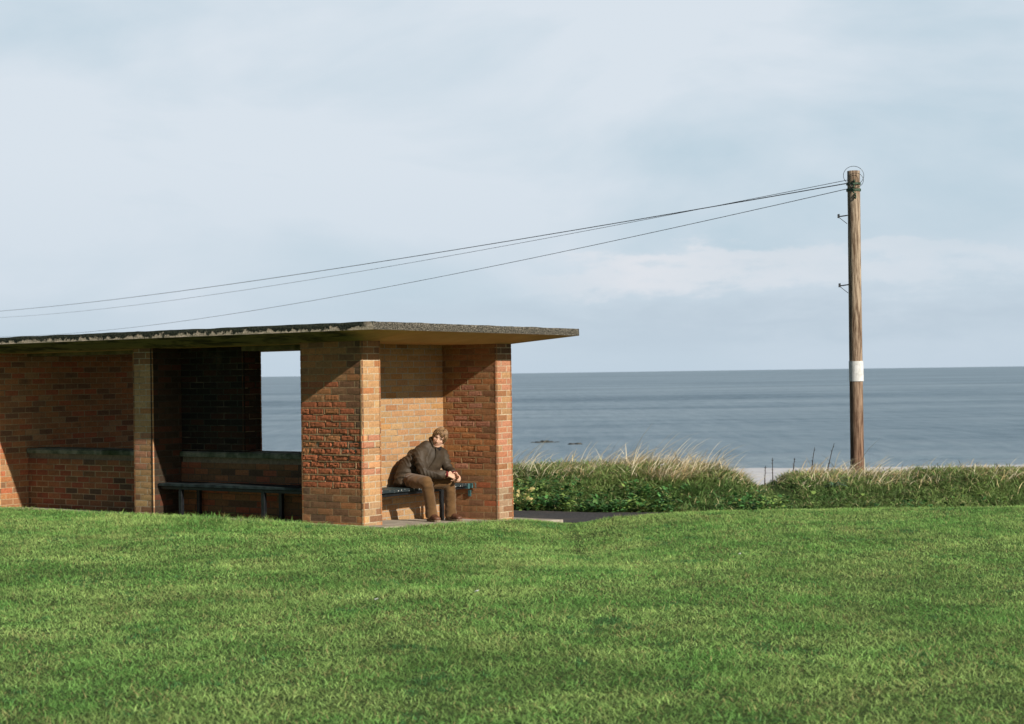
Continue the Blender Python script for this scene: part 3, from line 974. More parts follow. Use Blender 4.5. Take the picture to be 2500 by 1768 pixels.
def get_co(me):
    a = np.empty(len(me.vertices) * 3, np.float32); me.vertices.foreach_get('co', a); return a.reshape(-1, 3).astype(float)
def get_no(me):
    a = np.empty(len(me.vertices) * 3, np.float32); me.vertices.foreach_get('normal', a); return a.reshape(-1, 3).astype(float)
def set_co(me, co):
    me.vertices.foreach_set('co', co.astype(np.float32).ravel()); me.update()
def set_col(me, cc):
    at = me.color_attributes.get('Col')
    if at: me.color_attributes.remove(at)
    at = me.color_attributes.new('Col', 'FLOAT_COLOR', 'POINT')
    at.data.foreach_set('color', np.concatenate([cc, np.ones((len(cc), 1))], 1).astype(np.float32).ravel())

# joints, in shelter coordinates (he faces -v; his right is -u)
pelvis = Vector((2.07, 1.185, .425))
hipR, hipL = Vector((1.975, 1.175, .400)), Vector((2.17, 1.175, .395))
kneeR, kneeL = Vector((1.90, .765, .385)), Vector((2.375, .79, .345))
ankR, ankL = Vector((2.02, .80, -.005)), Vector((2.43, .82, -.03))
waist = Vector((2.105, 1.165, .55)); chest = Vector((2.185, 1.075, .675)); neckb = Vector((2.265, .975, .800))
shR, shL = Vector((2.08, 1.01, .715)), Vector((2.465, .98, .70))
elR, elL = Vector((2.01, .90, .49)), Vector((2.50, .90, .49))
wrR, wrL = Vector((2.225, .715, .465)), Vector((2.375, .715, .462))
# head frame
Hc = Vector((2.292, .875, .892))
fwd = Vector((-.86, -.47, -.13)).normalized()
upv = Vector((.568 * .46, -.823 * .46, .90)); upv = (upv - fwd * upv.dot(fwd)).normalized()
rgt = fwd.cross(upv).normalized()
def HP(x, y, z): return Hc + rgt * x + fwd * y + upv * z
HAX = (rgt, fwd, upv)

person = None
mb = MB()
# torso, neck
limb(mb, [pelvis, waist, chest, neckb], [(.125, .09), (.12, .085), (.125, .085), (.07, .055)], side=(1, 0, 0))
limb(mb, [neckb + Vector((0, .01, -.02)), HP(0, -.025, -.085), HP(0, -.015, -.03)], [.062, .054, .055])
# legs and arms
for h_, k_, a_ in ((hipR, kneeR, ankR), (hipL, kneeL, ankL)):
    limb(mb, [h_ + Vector(((.03 if h_.x < 2.07 else -.03), -.05, 0)), (h_ + k_) / 2, k_ + Vector((0, .015, -.005))], [.058, .054, .044]); limb(mb, [k_ + Vector((0, .012, -.01)), k_ * .65 + a_ * .35, a_], [.047, .048, .034])
    limb(mb, [a_ + Vector((.005, .03, -.03)), a_ + Vector((-.03, -.08, -.055))], [(.03, .03), (.035, .022)])
for s_, e_, w__ in ((shR, elR, wrR), (shL, elL, wrL)):
    limb(mb, [neckb + Vector((0, .02, -.03)), s_], [.05, .048]); limb(mb, [s_, (s_ + e_) / 2, e_], [.046, .042, .038])
    limb(mb, [e_, (e_ + w__) / 2, w__], [.038, .036, .027])
# skull and face
ball(mb, HP(0, -.012, .022), (.077, .096, .098), HAX)
ball(mb, HP(0, .022, -.030), (.063, .072, .085), HAX)
ball(mb, HP(0, .040, -.088), (.030, .036, .026), HAX)           # chin
limb(mb, [HP(-.058, .0, -.045), HP(-.035, .05, -.085), HP(0, .062, -.096), HP(.035, .05, -.085), HP(.058, .0, -.045)], [.018, .017, .016, .017, .018])
for s_ in (-1, 1):
    ball(mb, HP(s_ * .038, .058, -.022), (.022, .020, .020), HAX)   # cheek bones
    limb(mb, [HP(s_ * .012, .080, .022), HP(s_ * .045, .066, .020)], [.009, .008])  # brow
    ball(mb, HP(s_ * .079, -.012, -.012), (.009, .019, .030), HAX)  # ears
limb(mb, [HP(0, .078, .012), HP(0, .094, -.010), HP(0, .106, -.034)], [(.008, .008), (.009, .010), (.0125, .011)])
for s_ in (-1, 1): ball(mb, HP(s_ * .011, .094, -.036), (.008, .010, .008), HAX, 12)
limb(mb, [HP(-.022, .074, -.064), HP(0, .086, -.062), HP(.022, .074, -.064)], [.005, .007, .005])
limb(mb, [HP(-.019, .073, -.073), HP(0, .083, -.074), HP(.019, .073, -.073)], [.005, .007, .005])

def hand(mb, wr, d, n_, curls, spread, sgn, thumb):
    """wr wrist, d towards the knuckles, n_ back of the hand, sgn side on which the thumb sits"""
    d = d.normalized(); n_ = (n_ - d * n_.dot(d)).normalized(); s_ = d.cross(n_) * sgn
    limb(mb, [wr - d * .02, wr + d * .025, wr + d * .06, wr + d * .088], [(.026, .021), (.034, .018), (.040, .016), (.041, .013)], side=tuple(s_), n=14)
    base = [(.030, .086, .074, .0090), (.010, .092, .082, .0093), (-.011, .089, .077, .0090), (-.030, .080, .060, .0078)]
    for i, (so_, fo, L_, r_) in enumerate(base):
        p = wr + d * fo + s_ * so_; dirv = (d + s_ * so_ * spread).normalized()
        pts = [p - dirv * .02, p]
        ang = 0
        for k, fr in enumerate((.45, .31, .24)):
            ang += curls[i][k]
            dd = dirv * math.cos(ang) - n_ * math.sin(ang)
            p = p + dd * (L_ * fr); pts.append(p)
        limb(mb, pts, [r_ * 1.05, r_ * 1.05, r_, r_ * .93, r_ * .8], n=10, sub=3)
    p = wr + d * .022 + s_ * .026
    pts = [p - s_ * .012, p + (d * .5 + s_ * .8) .normalized() * .035]
    t1 = (d * thumb[0] + s_ * thumb[1] - n_ * thumb[2]).normalized()
    pts += [pts[-1] + t1 * .034, pts[-1] + t1 * .034 + (t1 - n_ * .25).normalized() * .026]
    limb(mb, pts, [.014, .013, .0105, .009], n=10, sub=3)
dR = Vector((.80, -.50, -.33)); dL = Vector((-.12, -.86, -.42))
hand(mb, wrR, dR, Vector((-.42, -.50, .75)), [(.5, .8, .5), (.7, .8, .5), (.85, .9, .5), (1.0, .9, .5)], 3, -1, (.8, -.05, .35))
hand(mb, wrL + Vector((.005, .0, -.005)), dL, Vector((.70, -.30, .62)), [(.55, .7, .4), (.75, .8, .5), (.85, .85, .5), (1.0, .9, .5)], 3, 1, (.9, .1, .2))
me = fuse(mb, .0034, 2)
co = get_co(me); no = get_no(me)
rel = co + np.array(PO) - np.array(Hc)
hx, hy, hz_ = rel @ np.array(rgt), rel @ np.array(fwd), rel @ np.array(upv)
def gs(cx, cy, cz, sx_, sy_, sz_): return np.exp(-(((hx - cx) / sx_) ** 2 + ((hy - cy) / sy_) ** 2 + ((hz_ - cz) / sz_) ** 2))
dsp = np.zeros(len(co))
for s_ in (-1, 1):
    dsp -= .0085 * gs(s_ * .031, .078, .002, .014, .03, .009)       # eye sockets
    dsp += .0035 * gs(s_ * .031, .074, .001, .009, .03, .005)       # lids
dsp -= .003 * gs(0, .085, -.0685, .022, .02, .002)                   # line of the mouth
co += no * dsp[:, None]; set_co(me, co)
skin = np.tile(np.array([.66, .41, .29]), (len(co), 1))
def paint(mask, c):
    global skin
    skin = skin * (1 - mask[:, None]) + np.array(c) * mask[:, None]
paint(np.clip(sum(gs(s_ * .040, .066, -.030, .02, .03, .018) for s_ in (-1, 1)), 0, 1) * .5, (.62, .26, .17))
paint(gs(0, .108, -.034, .012, .02, .012) * .45, (.62, .25, .17))
paint(np.clip(gs(0, .085, -.068, .020, .03, .0085) * 1.3, 0, 1) * .8, (.47, .17, .13))
paint(np.clip(sum(gs(s_ * .031, .08, .001, .012, .03, .0045) for s_ in (-1, 1)) * 1.6, 0, 1) * .9, (.05, .03, .025))
paint(np.clip(sum(gs(s_ * .030, .08, .0185, .019, .03, .0045) for s_ in (-1, 1)) * 1.4, 0, 1) * .75, (.14, .075, .035))
paint(np.clip(gs(0, .07, -.10, .04, .04, .02) , 0, 1) * .12, (.25, .14, .09))
set_col(me, skin)
M_skin = attr_mat('skin', .55, .35, nscale=25, amp=.07, bump=.12, bscale=400)
M_skin.node_tree.nodes['Principled BSDF'].inputs['Subsurface Weight'].default_value = .12
M_skin.node_tree.nodes['Principled BSDF'].inputs['Subsurface Scale'].default_value = .02
person = link_mesh('person', me, M_skin, loc=PB, rz=ROTZ, smooth=True)
tag(person, 'man in a dark brown jacket and brown corduroys sitting bent forward, hands clasped', 'person')

def cloth_noise(co, no, amp, sc, st, seed):
    out = np.empty(len(co))
    for i, p in enumerate(co):
        q = Vector((p[0] * st[0] * sc + seed, p[1] * st[1] * sc, p[2] * st[2] * sc))
        v_ = mnoise.noise(q)
        out[i] = (1 - abs(v_) * 4.2) * .55 + .35 * mnoise.noise(q * 2.3)
    return co + no * (out * amp)[:, None]
def folds(co, no, amp, dirs, wl, seed):
    out = np.zeros(len(co))
    for i, p in enumerate(co):
        q = Vector(p)
        w_ = mnoise.noise(q * 5 + Vector((seed, 0, 0))) * 2.2
        m_ = max(0, mnoise.noise(q * 4.2 + Vector((0, seed, 3))) * 2 + .25)
        out[i] = (1 - abs(math.sin((p[0] * dirs[0] + p[1] * dirs[1] + p[2] * dirs[2]) / wl + w_)) * 1.3) * m_
    return co + no * (out * amp)[:, None]

# jacket: loose, pulled taut over the back, hem over the hips
mb = MB()
limb(mb, [Vector((2.07, 1.20, .345)), Vector((2.08, 1.195, .44)), waist, chest, neckb + Vector((0, .012, .005))],
     [(.180, .135), (.180, .130), (.166, .122), (.168, .116), (.110, .080)], side=(1, 0, 0), n=24, cap=.35)
for s_, e_, w__, q in ((shR, elR, wrR, -1), (shL, elL, wrL, 1)):
    limb(mb, [neckb + Vector((0, .02, -.03)), s_], [.084, .078])
    m_ = (s_ + e_) / 2 + Vector((q * .012, .01, 0))
    limb(mb, [s_, m_, e_], [.080, .070, .064], n=18)
    limb(mb, [e_, (e_ + w__) / 2 + Vector((0, 0, -.004)), w__ + (e_ - w__).normalized() * .035], [.063, .055, .046], n=18, cap=.25)
# skirts of the jacket falling in front of the stomach
limb(mb, [Vector((2.30, .955, .775)), Vector((2.29, .935, .68)), Vector((2.26, .955, .58)), Vector((2.21, 1.00, .46))], [(.13, .06), (.145, .08), (.155, .085), (.16, .05)], side=(1, 0, 0), cap=.3)
me = fuse(mb, .0075, 5)
co = get_co(me); no = get_no(me)
co = cloth_noise(co, no, .006, 5, (1.0, .9, 1.2), 3.3); co = folds(co, no, .013, (.6, .2, 1.0), .026, 2.0); set_co(me, co); no = get_no(me)
co = folds(co, no, .0045, (1.0, -.8, .5), .016, 7.0); set_co(me, co)
M_jkt = noise_mat('waxed_cloth', (.042, .029, .018), (.072, .051, .033), 5, .62, .35, bump=.35, bscale=260, bdist=.002)
jacket = link_mesh('jacket', me, M_jkt, person, smooth=True)

def ring(P, rr, r_, mt_, name, parent, n=30, rise=None, axn=None, h_=.03):
    """a soft band of cloth round a neck or wrist"""
    axn = Vector(axn).normalized(); a_ = axn.orthogonal().normalized(); b_ = axn.cross(a_)
    mb_ = MB(); vv = []
    prof = [(-.5, .0), (-.25, 1.0), (.25, 1.0), (.5, .35), (.45, -.4), (-.3, -.6)]
    for k in range(n):
        t_ = 2 * math.pi * k / n
        dr = a_ * math.cos(t_) + b_ * math.sin(t_)
        wob = 1 + .06 * math.sin(3 * t_ + 1) + .04 * math.sin(5 * t_)
        for (pz_, pr_) in prof:
            vv.append(Vector(P) - PO + dr * (rr * wob + r_ * pr_) + axn * (h_ * pz_ + (rise(dr) if rise else 0)))
    m_ = len(prof)
    fs_ = [(k * m_ + j, ((k + 1) % n) * m_ + j, ((k + 1) % n) * m_ + (j + 1) % m_, k * m_ + (j + 1) % m_) for k in range(n) for j in range(m_)]
    mb_.add(vv, fs_)
    o_ = mb_.build(name, mt_, parent, smooth=True)
    return o_
nax = (HP(0, -.03, -.09) - neckb).normalized()
M_dark = noise_mat('dark_knit', (.012, .012, .017), (.030, .028, .032), 40, .9, .15, bump=.5, bscale=200, bdist=.003)
ring(neckb + nax * .020, .090, .009, M_jkt, 'collar', jacket, axn=nax, h_=.055)
ring(neckb + nax * .046, .076, .016, M_dark, 'scarf', person, axn=nax, h_=.105)
M_red = noise_mat('maroon_knit', (.10, .014, .016), (.16, .025, .025), 60, .9, .1, bump=.4, bscale=300, bdist=.002)
ring(wrR + (elR - wrR).normalized() * .006, .029, .008, M_red, 'cuff', person, axn=(elR - wrR), h_=.03)
ring(wrL + (elL - wrL).normalized() * .006, .029, .008, M_red, 'cuff', person, axn=(elL - wrL), h_=.03)
# zip and storm flap down the front
mb = MB()
fl_pts = [Vector((2.245, .893, .80)), Vector((2.235, .868, .74)), Vector((2.215, .870, .66)), Vector((2.17, .900, .58)), Vector((2.135, .945, .50))]
for i in range(4):
    p, q = fl_pts[i] - PO, fl_pts[i + 1] - PO
    s_ = Vector((.022, 0, 0)); t_ = Vector((0, -.006, .0))
    mb.add([p - s_, p + s_, q + s_, q - s_, p - s_ + t_, p + s_ + t_, q + s_ + t_, q - s_ + t_], [(4, 7, 6, 5), (0, 4, 5, 1), (1, 5, 6, 2), (2, 6, 7, 3), (3, 7, 4, 0), (0, 1, 2, 3)])
mb.build('flap', M_jkt, jacket)

# trousers
mb = MB()
limb(mb, [Vector((2.075, 1.175, .405)), Vector((2.08, 1.175, .46))], [(.145, .10), (.13, .095)], side=(1, 0, 0), n=24)
for h_, k_, a_, q in ((hipR, kneeR, ankR, -1), (hipL, kneeL, ankL, 1)):
    limb(mb, [h_ + Vector((-q * .03, -.06, .0)), (h_ + k_) / 2 + Vector((0, 0, .0)), k_ + Vector((0, .012, -.002))], [.088, .084, .074], n=20)
    limb(mb, [k_ + Vector((0, .012, -.01)), k_ * .62 + a_ * .38, k_ * .25 + a_ * .75, a_ + Vector((-.006, -.005, -.022))],
         [.070, .066, .066, .073], n=20, cap=.15)
me = fuse(mb, .0075, 4)
co = get_co(me); no = get_no(me)
co = cloth_noise(co, no, .004, 6, (1.1, 1.0, .8), 13.1); co = folds(co, no, .007, (.5, .5, 1.0), .024, 4.0); set_co(me, co); no = get_no(me)
co = folds(co, no, .003, (1.0, .3, -.6), .014, 9.0); set_co(me, co)
mt, n, b = mat('corduroy', .8, .15)
t = node(n, 'ShaderNodeTexCoord')
wv = node(n, 'ShaderNodeTexWave', inputs={'Scale': 130.0, 'Distortion': .3, 'Detail': 0.0})
n.links.new(t.outputs['Object'], wv.inputs[0])
nzA = node(n, 'ShaderNodeTexNoise', inputs={'Scale': 7.0, 'Detail': 5.0}); n.links.new(t.outputs['Object'], nzA.inputs[0])
rA = ramp(n, [(.3, (.100, .052, .020)), (.7, (.175, .095, .038))]); n.links.new(nzA.outputs[0], rA.inputs[0])
n.links.new(rA.outputs[0], b.inputs['Base Color'])
b.inputs['Sheen Weight'].default_value = .25
bp = node(n, 'ShaderNodeBump', inputs={'Strength': .15, 'Distance': .001}); n.links.new(wv.outputs[0], bp.inputs['Height']); n.links.new(bp.outputs[0], b.inputs['Normal'])
link_mesh('trousers', me, mt, person, smooth=True)

# shoes
M_shoe = noise_mat('brown_leather', (.085, .035, .020), (.15, .068, .038), 14, .5, .4, bump=.3)
M_sole = noise_mat('rubber_sole', (.20, .15, .10), (.30, .24, .17), 20, .8, .2, bump=.2)
for a_, ang in ((ankR, -.50), (ankL, -.30)):
    f_ = Vector((math.sin(ang), -math.cos(ang), 0)); s_ = Vector((f_.y, -f_.x, 0))
    u_ = a_.x
    zf = -K * (u_ + f_.x * .1 - .484)
    base = Vector((a_.x, a_.y, zf))
    mb = MB()
    limb(mb, [base - f_ * .055 + Vector((0, 0, .055)), base + f_ * .02 + Vector((0, 0, .058)), base + f_ * .10 + Vector((0, 0, .048)), base + f_ * .17 + Vector((0, 0, .038))],
         [(.036, .042), (.040, .046), (.048, .034), (.043, .026)], side=tuple(s_), n=18, cap=1.0)
    limb(mb, [base - f_ * .01 + Vector((0, 0, .06)), base - f_ * .012 + Vector((0, 0, .115))], [.043, .042])
    for k in range(4):
        c_ = base + f_ * (.045 + .022 * k) + Vector((0, 0, .094 - .007 * k))
        limb(mb, [c_ - s_ * .022, c_ + Vector((0, 0, .004)), c_ + s_ * .022], [.0045, .0045, .0045], n=8)
    me = fuse(mb, .005, 2)
    sh_ = link_mesh('shoe', me, M_shoe, person, smooth=True)
    mb = MB()
    prof = [(-.095, .0), (-.085, .028), (-.05, .038), (.02, .038), (.08, .047), (.13, .049), (.175, .040), (.20, .020), (.206, 0)]
    out = [base + f_ * x_ + s_ * y_ for x_, y_ in prof] + [base + f_ * x_ - s_ * y_ for x_, y_ in prof[-2:0:-1]]
    lo_ = [p - PO + Vector((0, 0, .002)) for p in out]; hi_ = [p - PO + Vector((0, 0, .026)) for p in out]
    m_ = len(out)
    mb.add(lo_ + hi_, [(k, (k + 1) % m_, m_ + (k + 1) % m_, m_ + k) for k in range(m_)] + [tuple(range(m_))[::-1], tuple(range(m_, 2 * m_))])
    mb.build('sole', M_sole, sh_)

# hair: a fringed mop of strands over a cap
hv, hf, hc = [], [], []
def strand(p0, ctrl, r_, c_):
    pts = [p0] + ctrl
    pts, _ = catmull(pts, [(r_, r_)] * len(pts), 3)
    b0 = len(hv); m_ = len(pts)
    for i, p in enumerate(pts):
        t_ = (pts[min(i + 1, m_ - 1)] - pts[max(i - 1, 0)]).normalized()
        a_ = t_.orthogonal().normalized(); b_ = t_.cross(a_)
        rr = r_ * (1 - .75 * (i / (m_ - 1)) ** 2)
        for k in range(3):
            w_ = 2 * math.pi * k / 3
            hv.append(tuple(p - PO + a_ * rr * math.cos(w_) + b_ * rr * math.sin(w_)))
            hc.append(c_)
    for i in range(m_ - 1):
        for k in range(3):
            a, b__ = b0 + i * 3 + k, b0 + i * 3 + (k + 1) % 3
            hf.append((a, b__, b__ + 3)); hf.append((a, b__ + 3, a + 3))
def shell(az_, el_, off):
    """point on the skull shell: az 0 = face, el 90 = crown"""
    x_, y_, z_ = math.cos(el_) * math.sin(az_), math.cos(el_) * math.cos(az_), math.sin(el_)
    return HP((.079 + off) * x_, -.012 + (.099 + off) * y_, .022 + (.101 + off) * z_)
random.seed(5)
for i in range(3600):
    az_ = random.uniform(-math.pi, math.pi)
    el0 = R(random.uniform(30, 100))
    side_ = abs(az_)
    if side_ < .75: el_end = R(random.uniform(10, 26) + 9 * math.sin(az_ * 9 + 1))                    # fringe to the brows
    elif side_ < 1.15: el_end = R(random.uniform(-25, 8))
    elif side_ < 1.9: el_end = R(random.uniform(-58, -32))                # over the ears
    else: el_end = R(random.uniform(-66, -40))
    drift = random.uniform(-.18, .18) + (.22 if az_ > 0 else -.06) * (side_ < 1.0)
    pts = []
    for k in range(5):
        f = k / 4
        e_ = el0 + (el_end - el0) * f
        off = .003 + .008 * math.sin(math.pi * min(1, f * .9 + .1)) + random.uniform(0, .005)
        pts.append(shell(az_ + drift * f, e_, off))
    c0 = np.array([.25, .135, .060]) if random.random() < .55 else np.array([.46, .29, .15])
    if random.random() < .3 or side_ > 1.5: c0 = np.array([.10, .05, .024])  # sun on the fringe put into the colour: front lighter, back darker
    strand(pts[0], pts[1:], random.uniform(.0010, .0019), list(c0 * random.uniform(.75, 1.25)))
# cap under the strands
b0 = len(hv); NA, NE = 40, 16
for j in range(NE + 1):
    for i in range(NA):
        az_ = 2 * math.pi * i / NA - math.pi
        e_lo = R(22) if abs(az_) < .75 else R(22 - 75 * min(1, (abs(az_) - .75) / .6))
        e_ = math.pi / 2 + (e_lo - math.pi / 2) * j / NE
        hv.append(tuple(shell(az_, e_, .004) - PO)); hc.append([.12, .062, .028])
for j in range(NE):
    for i in range(NA):
        a, b_ = b0 + j * NA + i, b0 + j * NA + (i + 1) % NA
        hf.append((a, a + NA, b_ + NA)); hf.append((a, b_ + NA, b_))
M_hair = attr_mat('hair', .45, .5, nscale=30, amp=.15, bump=0)
o = tri_mesh('hair', np.array(hv), np.array(hf), np.array(hc), M_hair)
o.parent = person
#PERSON_END#

# ------------------------------------------------------------------ telegraph poles and wires
PX, PY = 5.738, 29.0
DX, DY = -17.891, 33.0
def pole(x, y, top, full=True, label=''):
    gz = float(ground_z(np.array([x]), np.array([y]))[0])
    root = empty('telegraph_pole', (x, y, gz))
    tag(root, label, 'telegraph pole', 'wooden telegraph poles carrying the wires')
    H = top - gz
    vv, fs_ = [], []
    NR, NA = 60, 20
    for j in range(NR + 1):
        f = j / NR; zz = -.4 + (H + .4) * f
        r_ = .116 - .012 * f
        for i in range(NA):
            t_ = 2 * math.pi * i / NA
            rr = r_ + .003 * mnoise.noise(Vector((math.cos(t_) * 3, math.sin(t_) * 3, zz * .8))) + .0022 * mnoise.noise(Vector((math.cos(t_) * 9, math.sin(t_) * 9, zz * 1.5)))
            lean = .016 * (1 - f)
            vv.append((math.cos(t_) * rr - lean + .016, math.sin(t_) * rr, zz))
    for j in range(NR):
        for i in range(NA):
            a, b_ = j * NA + i, j * NA + (i + 1) % NA
            fs_.append((a, b_, b_ + NA, a + NA))
    fs_.append(tuple(range(NR * NA, NR * NA + NA)))
    mb = MB(); mb.add(vv, fs_)
    mb.build('post', M_wood, root, smooth=True)
    if not full: return root
    mb = MB()                                   # white painted band
    z0, z1 = 1.44 - gz, 1.776 - gz
    for j, (zz, rr) in enumerate(((z0, .131), (z1, .131))): pass
    mb.bar((.012, 0, z0), (.010, 0, z1), .1215, 28, r2=.1195)
    mb.build('white_band', M_white, root, smooth=False)
    for zb_ in (4.216, 3.059):                  # folding steps sticking out to the left
        z_ = zb_ - gz
        mb = MB()
        mb.bar((-.10, -.03, z_ - .004), (-.235, -.03, z_ - .022), .010, 8)
        mb.box(-.262, -.238, -.065, .01, z_ - .045, z_ + .018)
        mb.bar((-.24, -.03, z_ - .04), (-.108, -.03, z_ - .145), .005, 6)
        mb.build('step', M_blk, root)
    # coil of spare wire and green clamp at the head
    mb = MB()
    N = 40
    pts = [Vector((-.01 + .17 * math.cos(2 * math.pi * k / N), -.135, H - .09 + .155 * math.sin(2 * math.pi * k / N))) for k in range(N + 1)]
    for p, q in zip(pts[:-1], pts[1:]): mb.bar(p, q, .0042, 5)
    pts = [Vector((.02 + .13 * math.cos(2 * math.pi * k / N), -.142, H - .17 + .12 * math.sin(2 * math.pi * k / N))) for k in range(N + 1)]
    for p, q in zip(pts[:-1], pts[1:]): mb.bar(p, q, .0042, 5)
    mb.build('wire_coil', M_blk, root)
    mb = MB()
    random.seed(3)
    for k in range(7):
        a_ = -math.pi * (.35 + .3 * random.random()); zz = H - .16 - .045 * k
        mb.bar((-.02 + .1 * math.cos(a_), -.115, zz), (.06 * math.cos(a_ * 2) + .05, -.15, zz - .04), .014, 7)
    mb.bar((.013, 0, H - .34), (.013, 0, H - .30), .122, 20)
    mb.bar((.013, 0, H - .20), (.013, 0, H - .235), .121, 20)
    mb.build('clamp', noise_mat('verdigris', (.03, .055, .035), (.08, .14, .09), 30, .6, .3), root)
    return root

mt, n, b = mat('weathered_pole', .85, .15)
t = node(n, 'ShaderNodeTexCoord')
mpn = node(n, 'ShaderNodeMapping', inputs={'Scale': (9.0, 9.0, .9)}); n.links.new(t.outputs['Object'], mpn.inputs[0])
nzA = node(n, 'ShaderNodeTexNoise', inputs={'Scale': 3.0, 'Detail': 8.0, 'Roughness': .65}); n.links.new(mpn.outputs[0], nzA.inputs[0])
sx = node(n, 'ShaderNodeSeparateXYZ'); n.links.new(t.outputs['Object'], sx.inputs[0])
hb = node(n, 'ShaderNodeMapRange', inputs={1: .5, 2: 4.5, 3: 0.0, 4: 1.0}); n.links.new(sx.outputs[2], hb.inputs[0])
lowc = ramp(n, [(.38, (.075, .033, .022)), (.62, (.24, .125, .075))]); n.links.new(nzA.outputs[0], lowc.inputs[0])
higc = ramp(n, [(.40, (.14, .09, .058)), (.60, (.48, .38, .28))]); n.links.new(nzA.outputs[0], higc.inputs[0])
n.links.new(mixc(n, hb.outputs[0], lowc.outputs[0], higc.outputs[0]), b.inputs['Base Color'])
bp = node(n, 'ShaderNodeBump', inputs={'Strength': .6, 'Distance': .01}); n.links.new(nzA.outputs[0], bp.inputs['Height']); n.links.new(bp.outputs[0], b.inputs['Normal'])
M_wood = mt
M_white = noise_mat('white_band_paint', (.62, .62, .61), (.80, .80, .80), 14, .6, .3, bump=.15, c3=(.42, .38, .34), s3=(22, .66, .72))
pole(PX, PY, 4.955, True, 'weathered wooden telegraph pole with a white band on the grassy bank')
pole(PX + 2 * DX, PY + 2 * DY, 5.6, False, 'plain distant telegraph pole where the wires end beyond the shelter')
M_wire = noise_mat('wire_rubber', (.012, .012, .014), (.03, .03, .032), 30, .5, .4, bump=0)
M_wire2 = noise_mat('wire_bare', (.05, .05, .055), (.09, .09, .095), 30, .5, .4, bump=0)
def wire(coef, r_, label, mt_, t0=.004):
    pts = []
    N = 140
    for k in range(N + 1):
        t_ = t0 + (2 - t0) * k / N
        pts.append((PX + DX * t_, PY + DY * t_ - .12 * (1 - t_ / 2), coef[0] * t_ * t_ + coef[1] * t_ + coef[2]))
    base = Vector(pts[0])
    vv, fs_ = [], []
    side = Vector((DY, -DX, 0)).normalized()
    for i, p in enumerate(pts):
        p = Vector(p) - base
        for k in range(6):
            a_ = 2 * math.pi * k / 6
            vv.append(tuple(p + side * (r_ * math.cos(a_)) + Vector((0, 0, r_ * math.sin(a_)))))
    for i in range(N):
        for k in range(6):
            a, b_ = i * 6 + k, i * 6 + (k + 1) % 6
            fs_.append((a, b_, b_ + 6, a + 6))
    mb_ = MB(); mb_.add(vv, fs_)
    o = mb_.build('overhead_wire', mt_, loc=base, smooth=True)
    tag(o, label, 'wire', 'wires running from the pole across the sky')
wire((.334, -.392, 4.756), .0085, 'thicker black wire, highest of the three above the shelter roof', M_wire)
wire((.510, -.917, 4.813), .0050, 'thin wire crossing the thicker one, middle of the three above the shelter', M_wire2)
wire((.750, -1.804, 4.670), .0058, 'thin wire, lowest of the three, sagging closest to the shelter roof', M_wire)

# ------------------------------------------------------------------ vegetation
def blades(name, x, y, h, w, az, lean, curl, col, mt_, tip=None, nseg=2, z=None, zoff=0.0):
    n_ = len(x)
    z = ground_z(x, y) if z is None else z
    base = np.stack([x, y, z + zoff], 1)
    dirh = np.stack([np.cos(az), np.sin(az), np.zeros(n_)], 1)
    sa = rng.uniform(0, 2 * math.pi, n_)
    side = np.stack([np.cos(sa), np.sin(sa), np.zeros(n_)], 1)
    vs_, cs_ = [], []
    tip = col if tip is None else tip
    for j in range(nseg + 1):
        t_ = j / nseg
        c = base + dirh * (h * (lean * t_ + curl * t_ * t_))[:, None]
        c[:, 2] += h * t_ * np.clip(1 - .35 * (lean + curl) ** 2 * t_, .3, 1)
        cc = col * (1 - t_) + tip * t_
        if j < nseg:
            wj = (w * (1 - .55 * t_) * .5)[:, None]
            vs_ += [c - side * wj, c + side * wj]; cs_ += [cc, cc]
        else:
            vs_.append(c); cs_.append(cc)
    nv = 2 * nseg + 1
    V_ = np.stack(vs_, 1).reshape(-1, 3); Cc = np.stack(cs_, 1).reshape(-1, 3)
    tr = []
    for j in range(nseg - 1):
        a = 2 * j; tr += [(a, a + 1, a + 3), (a, a + 3, a + 2)]
    a = 2 * (nseg - 1); tr.append((a, a + 1, a + 2))
    tr = np.array(tr)
    F_ = (np.arange(n_)[:, None, None] * nv + tr[None]).reshape(-1, 3)
    return tri_mesh(name, V_, F_, Cc, mt_)

def vnoise(x, y, s, seed=0):
    """cheap smooth value noise"""
    x, y = x * s + seed * 17.3, y * s + seed * 9.1
    xi, yi = np.floor(x).astype(int), np.floor(y).astype(int)
    fx, fy = x - xi, y - yi
    fx, fy = fx * fx * (3 - 2 * fx), fy * fy * (3 - 2 * fy)
    def hsh(a, b_):
        h_ = (a * 374761393 + b_ * 668265263 + seed * 144665) & 0x7fffffff
        h_ = ((h_ ^ (h_ >> 13)) * 1274126177) & 0x7fffffff
        return ((h_ ^ (h_ >> 16)) & 0xffff) / 65535.0
    return (hsh(xi, yi) * (1 - fx) + hsh(xi + 1, yi) * fx) * (1 - fy) + (hsh(xi, yi + 1) * (1 - fx) + hsh(xi + 1, yi + 1) * fx) * fy

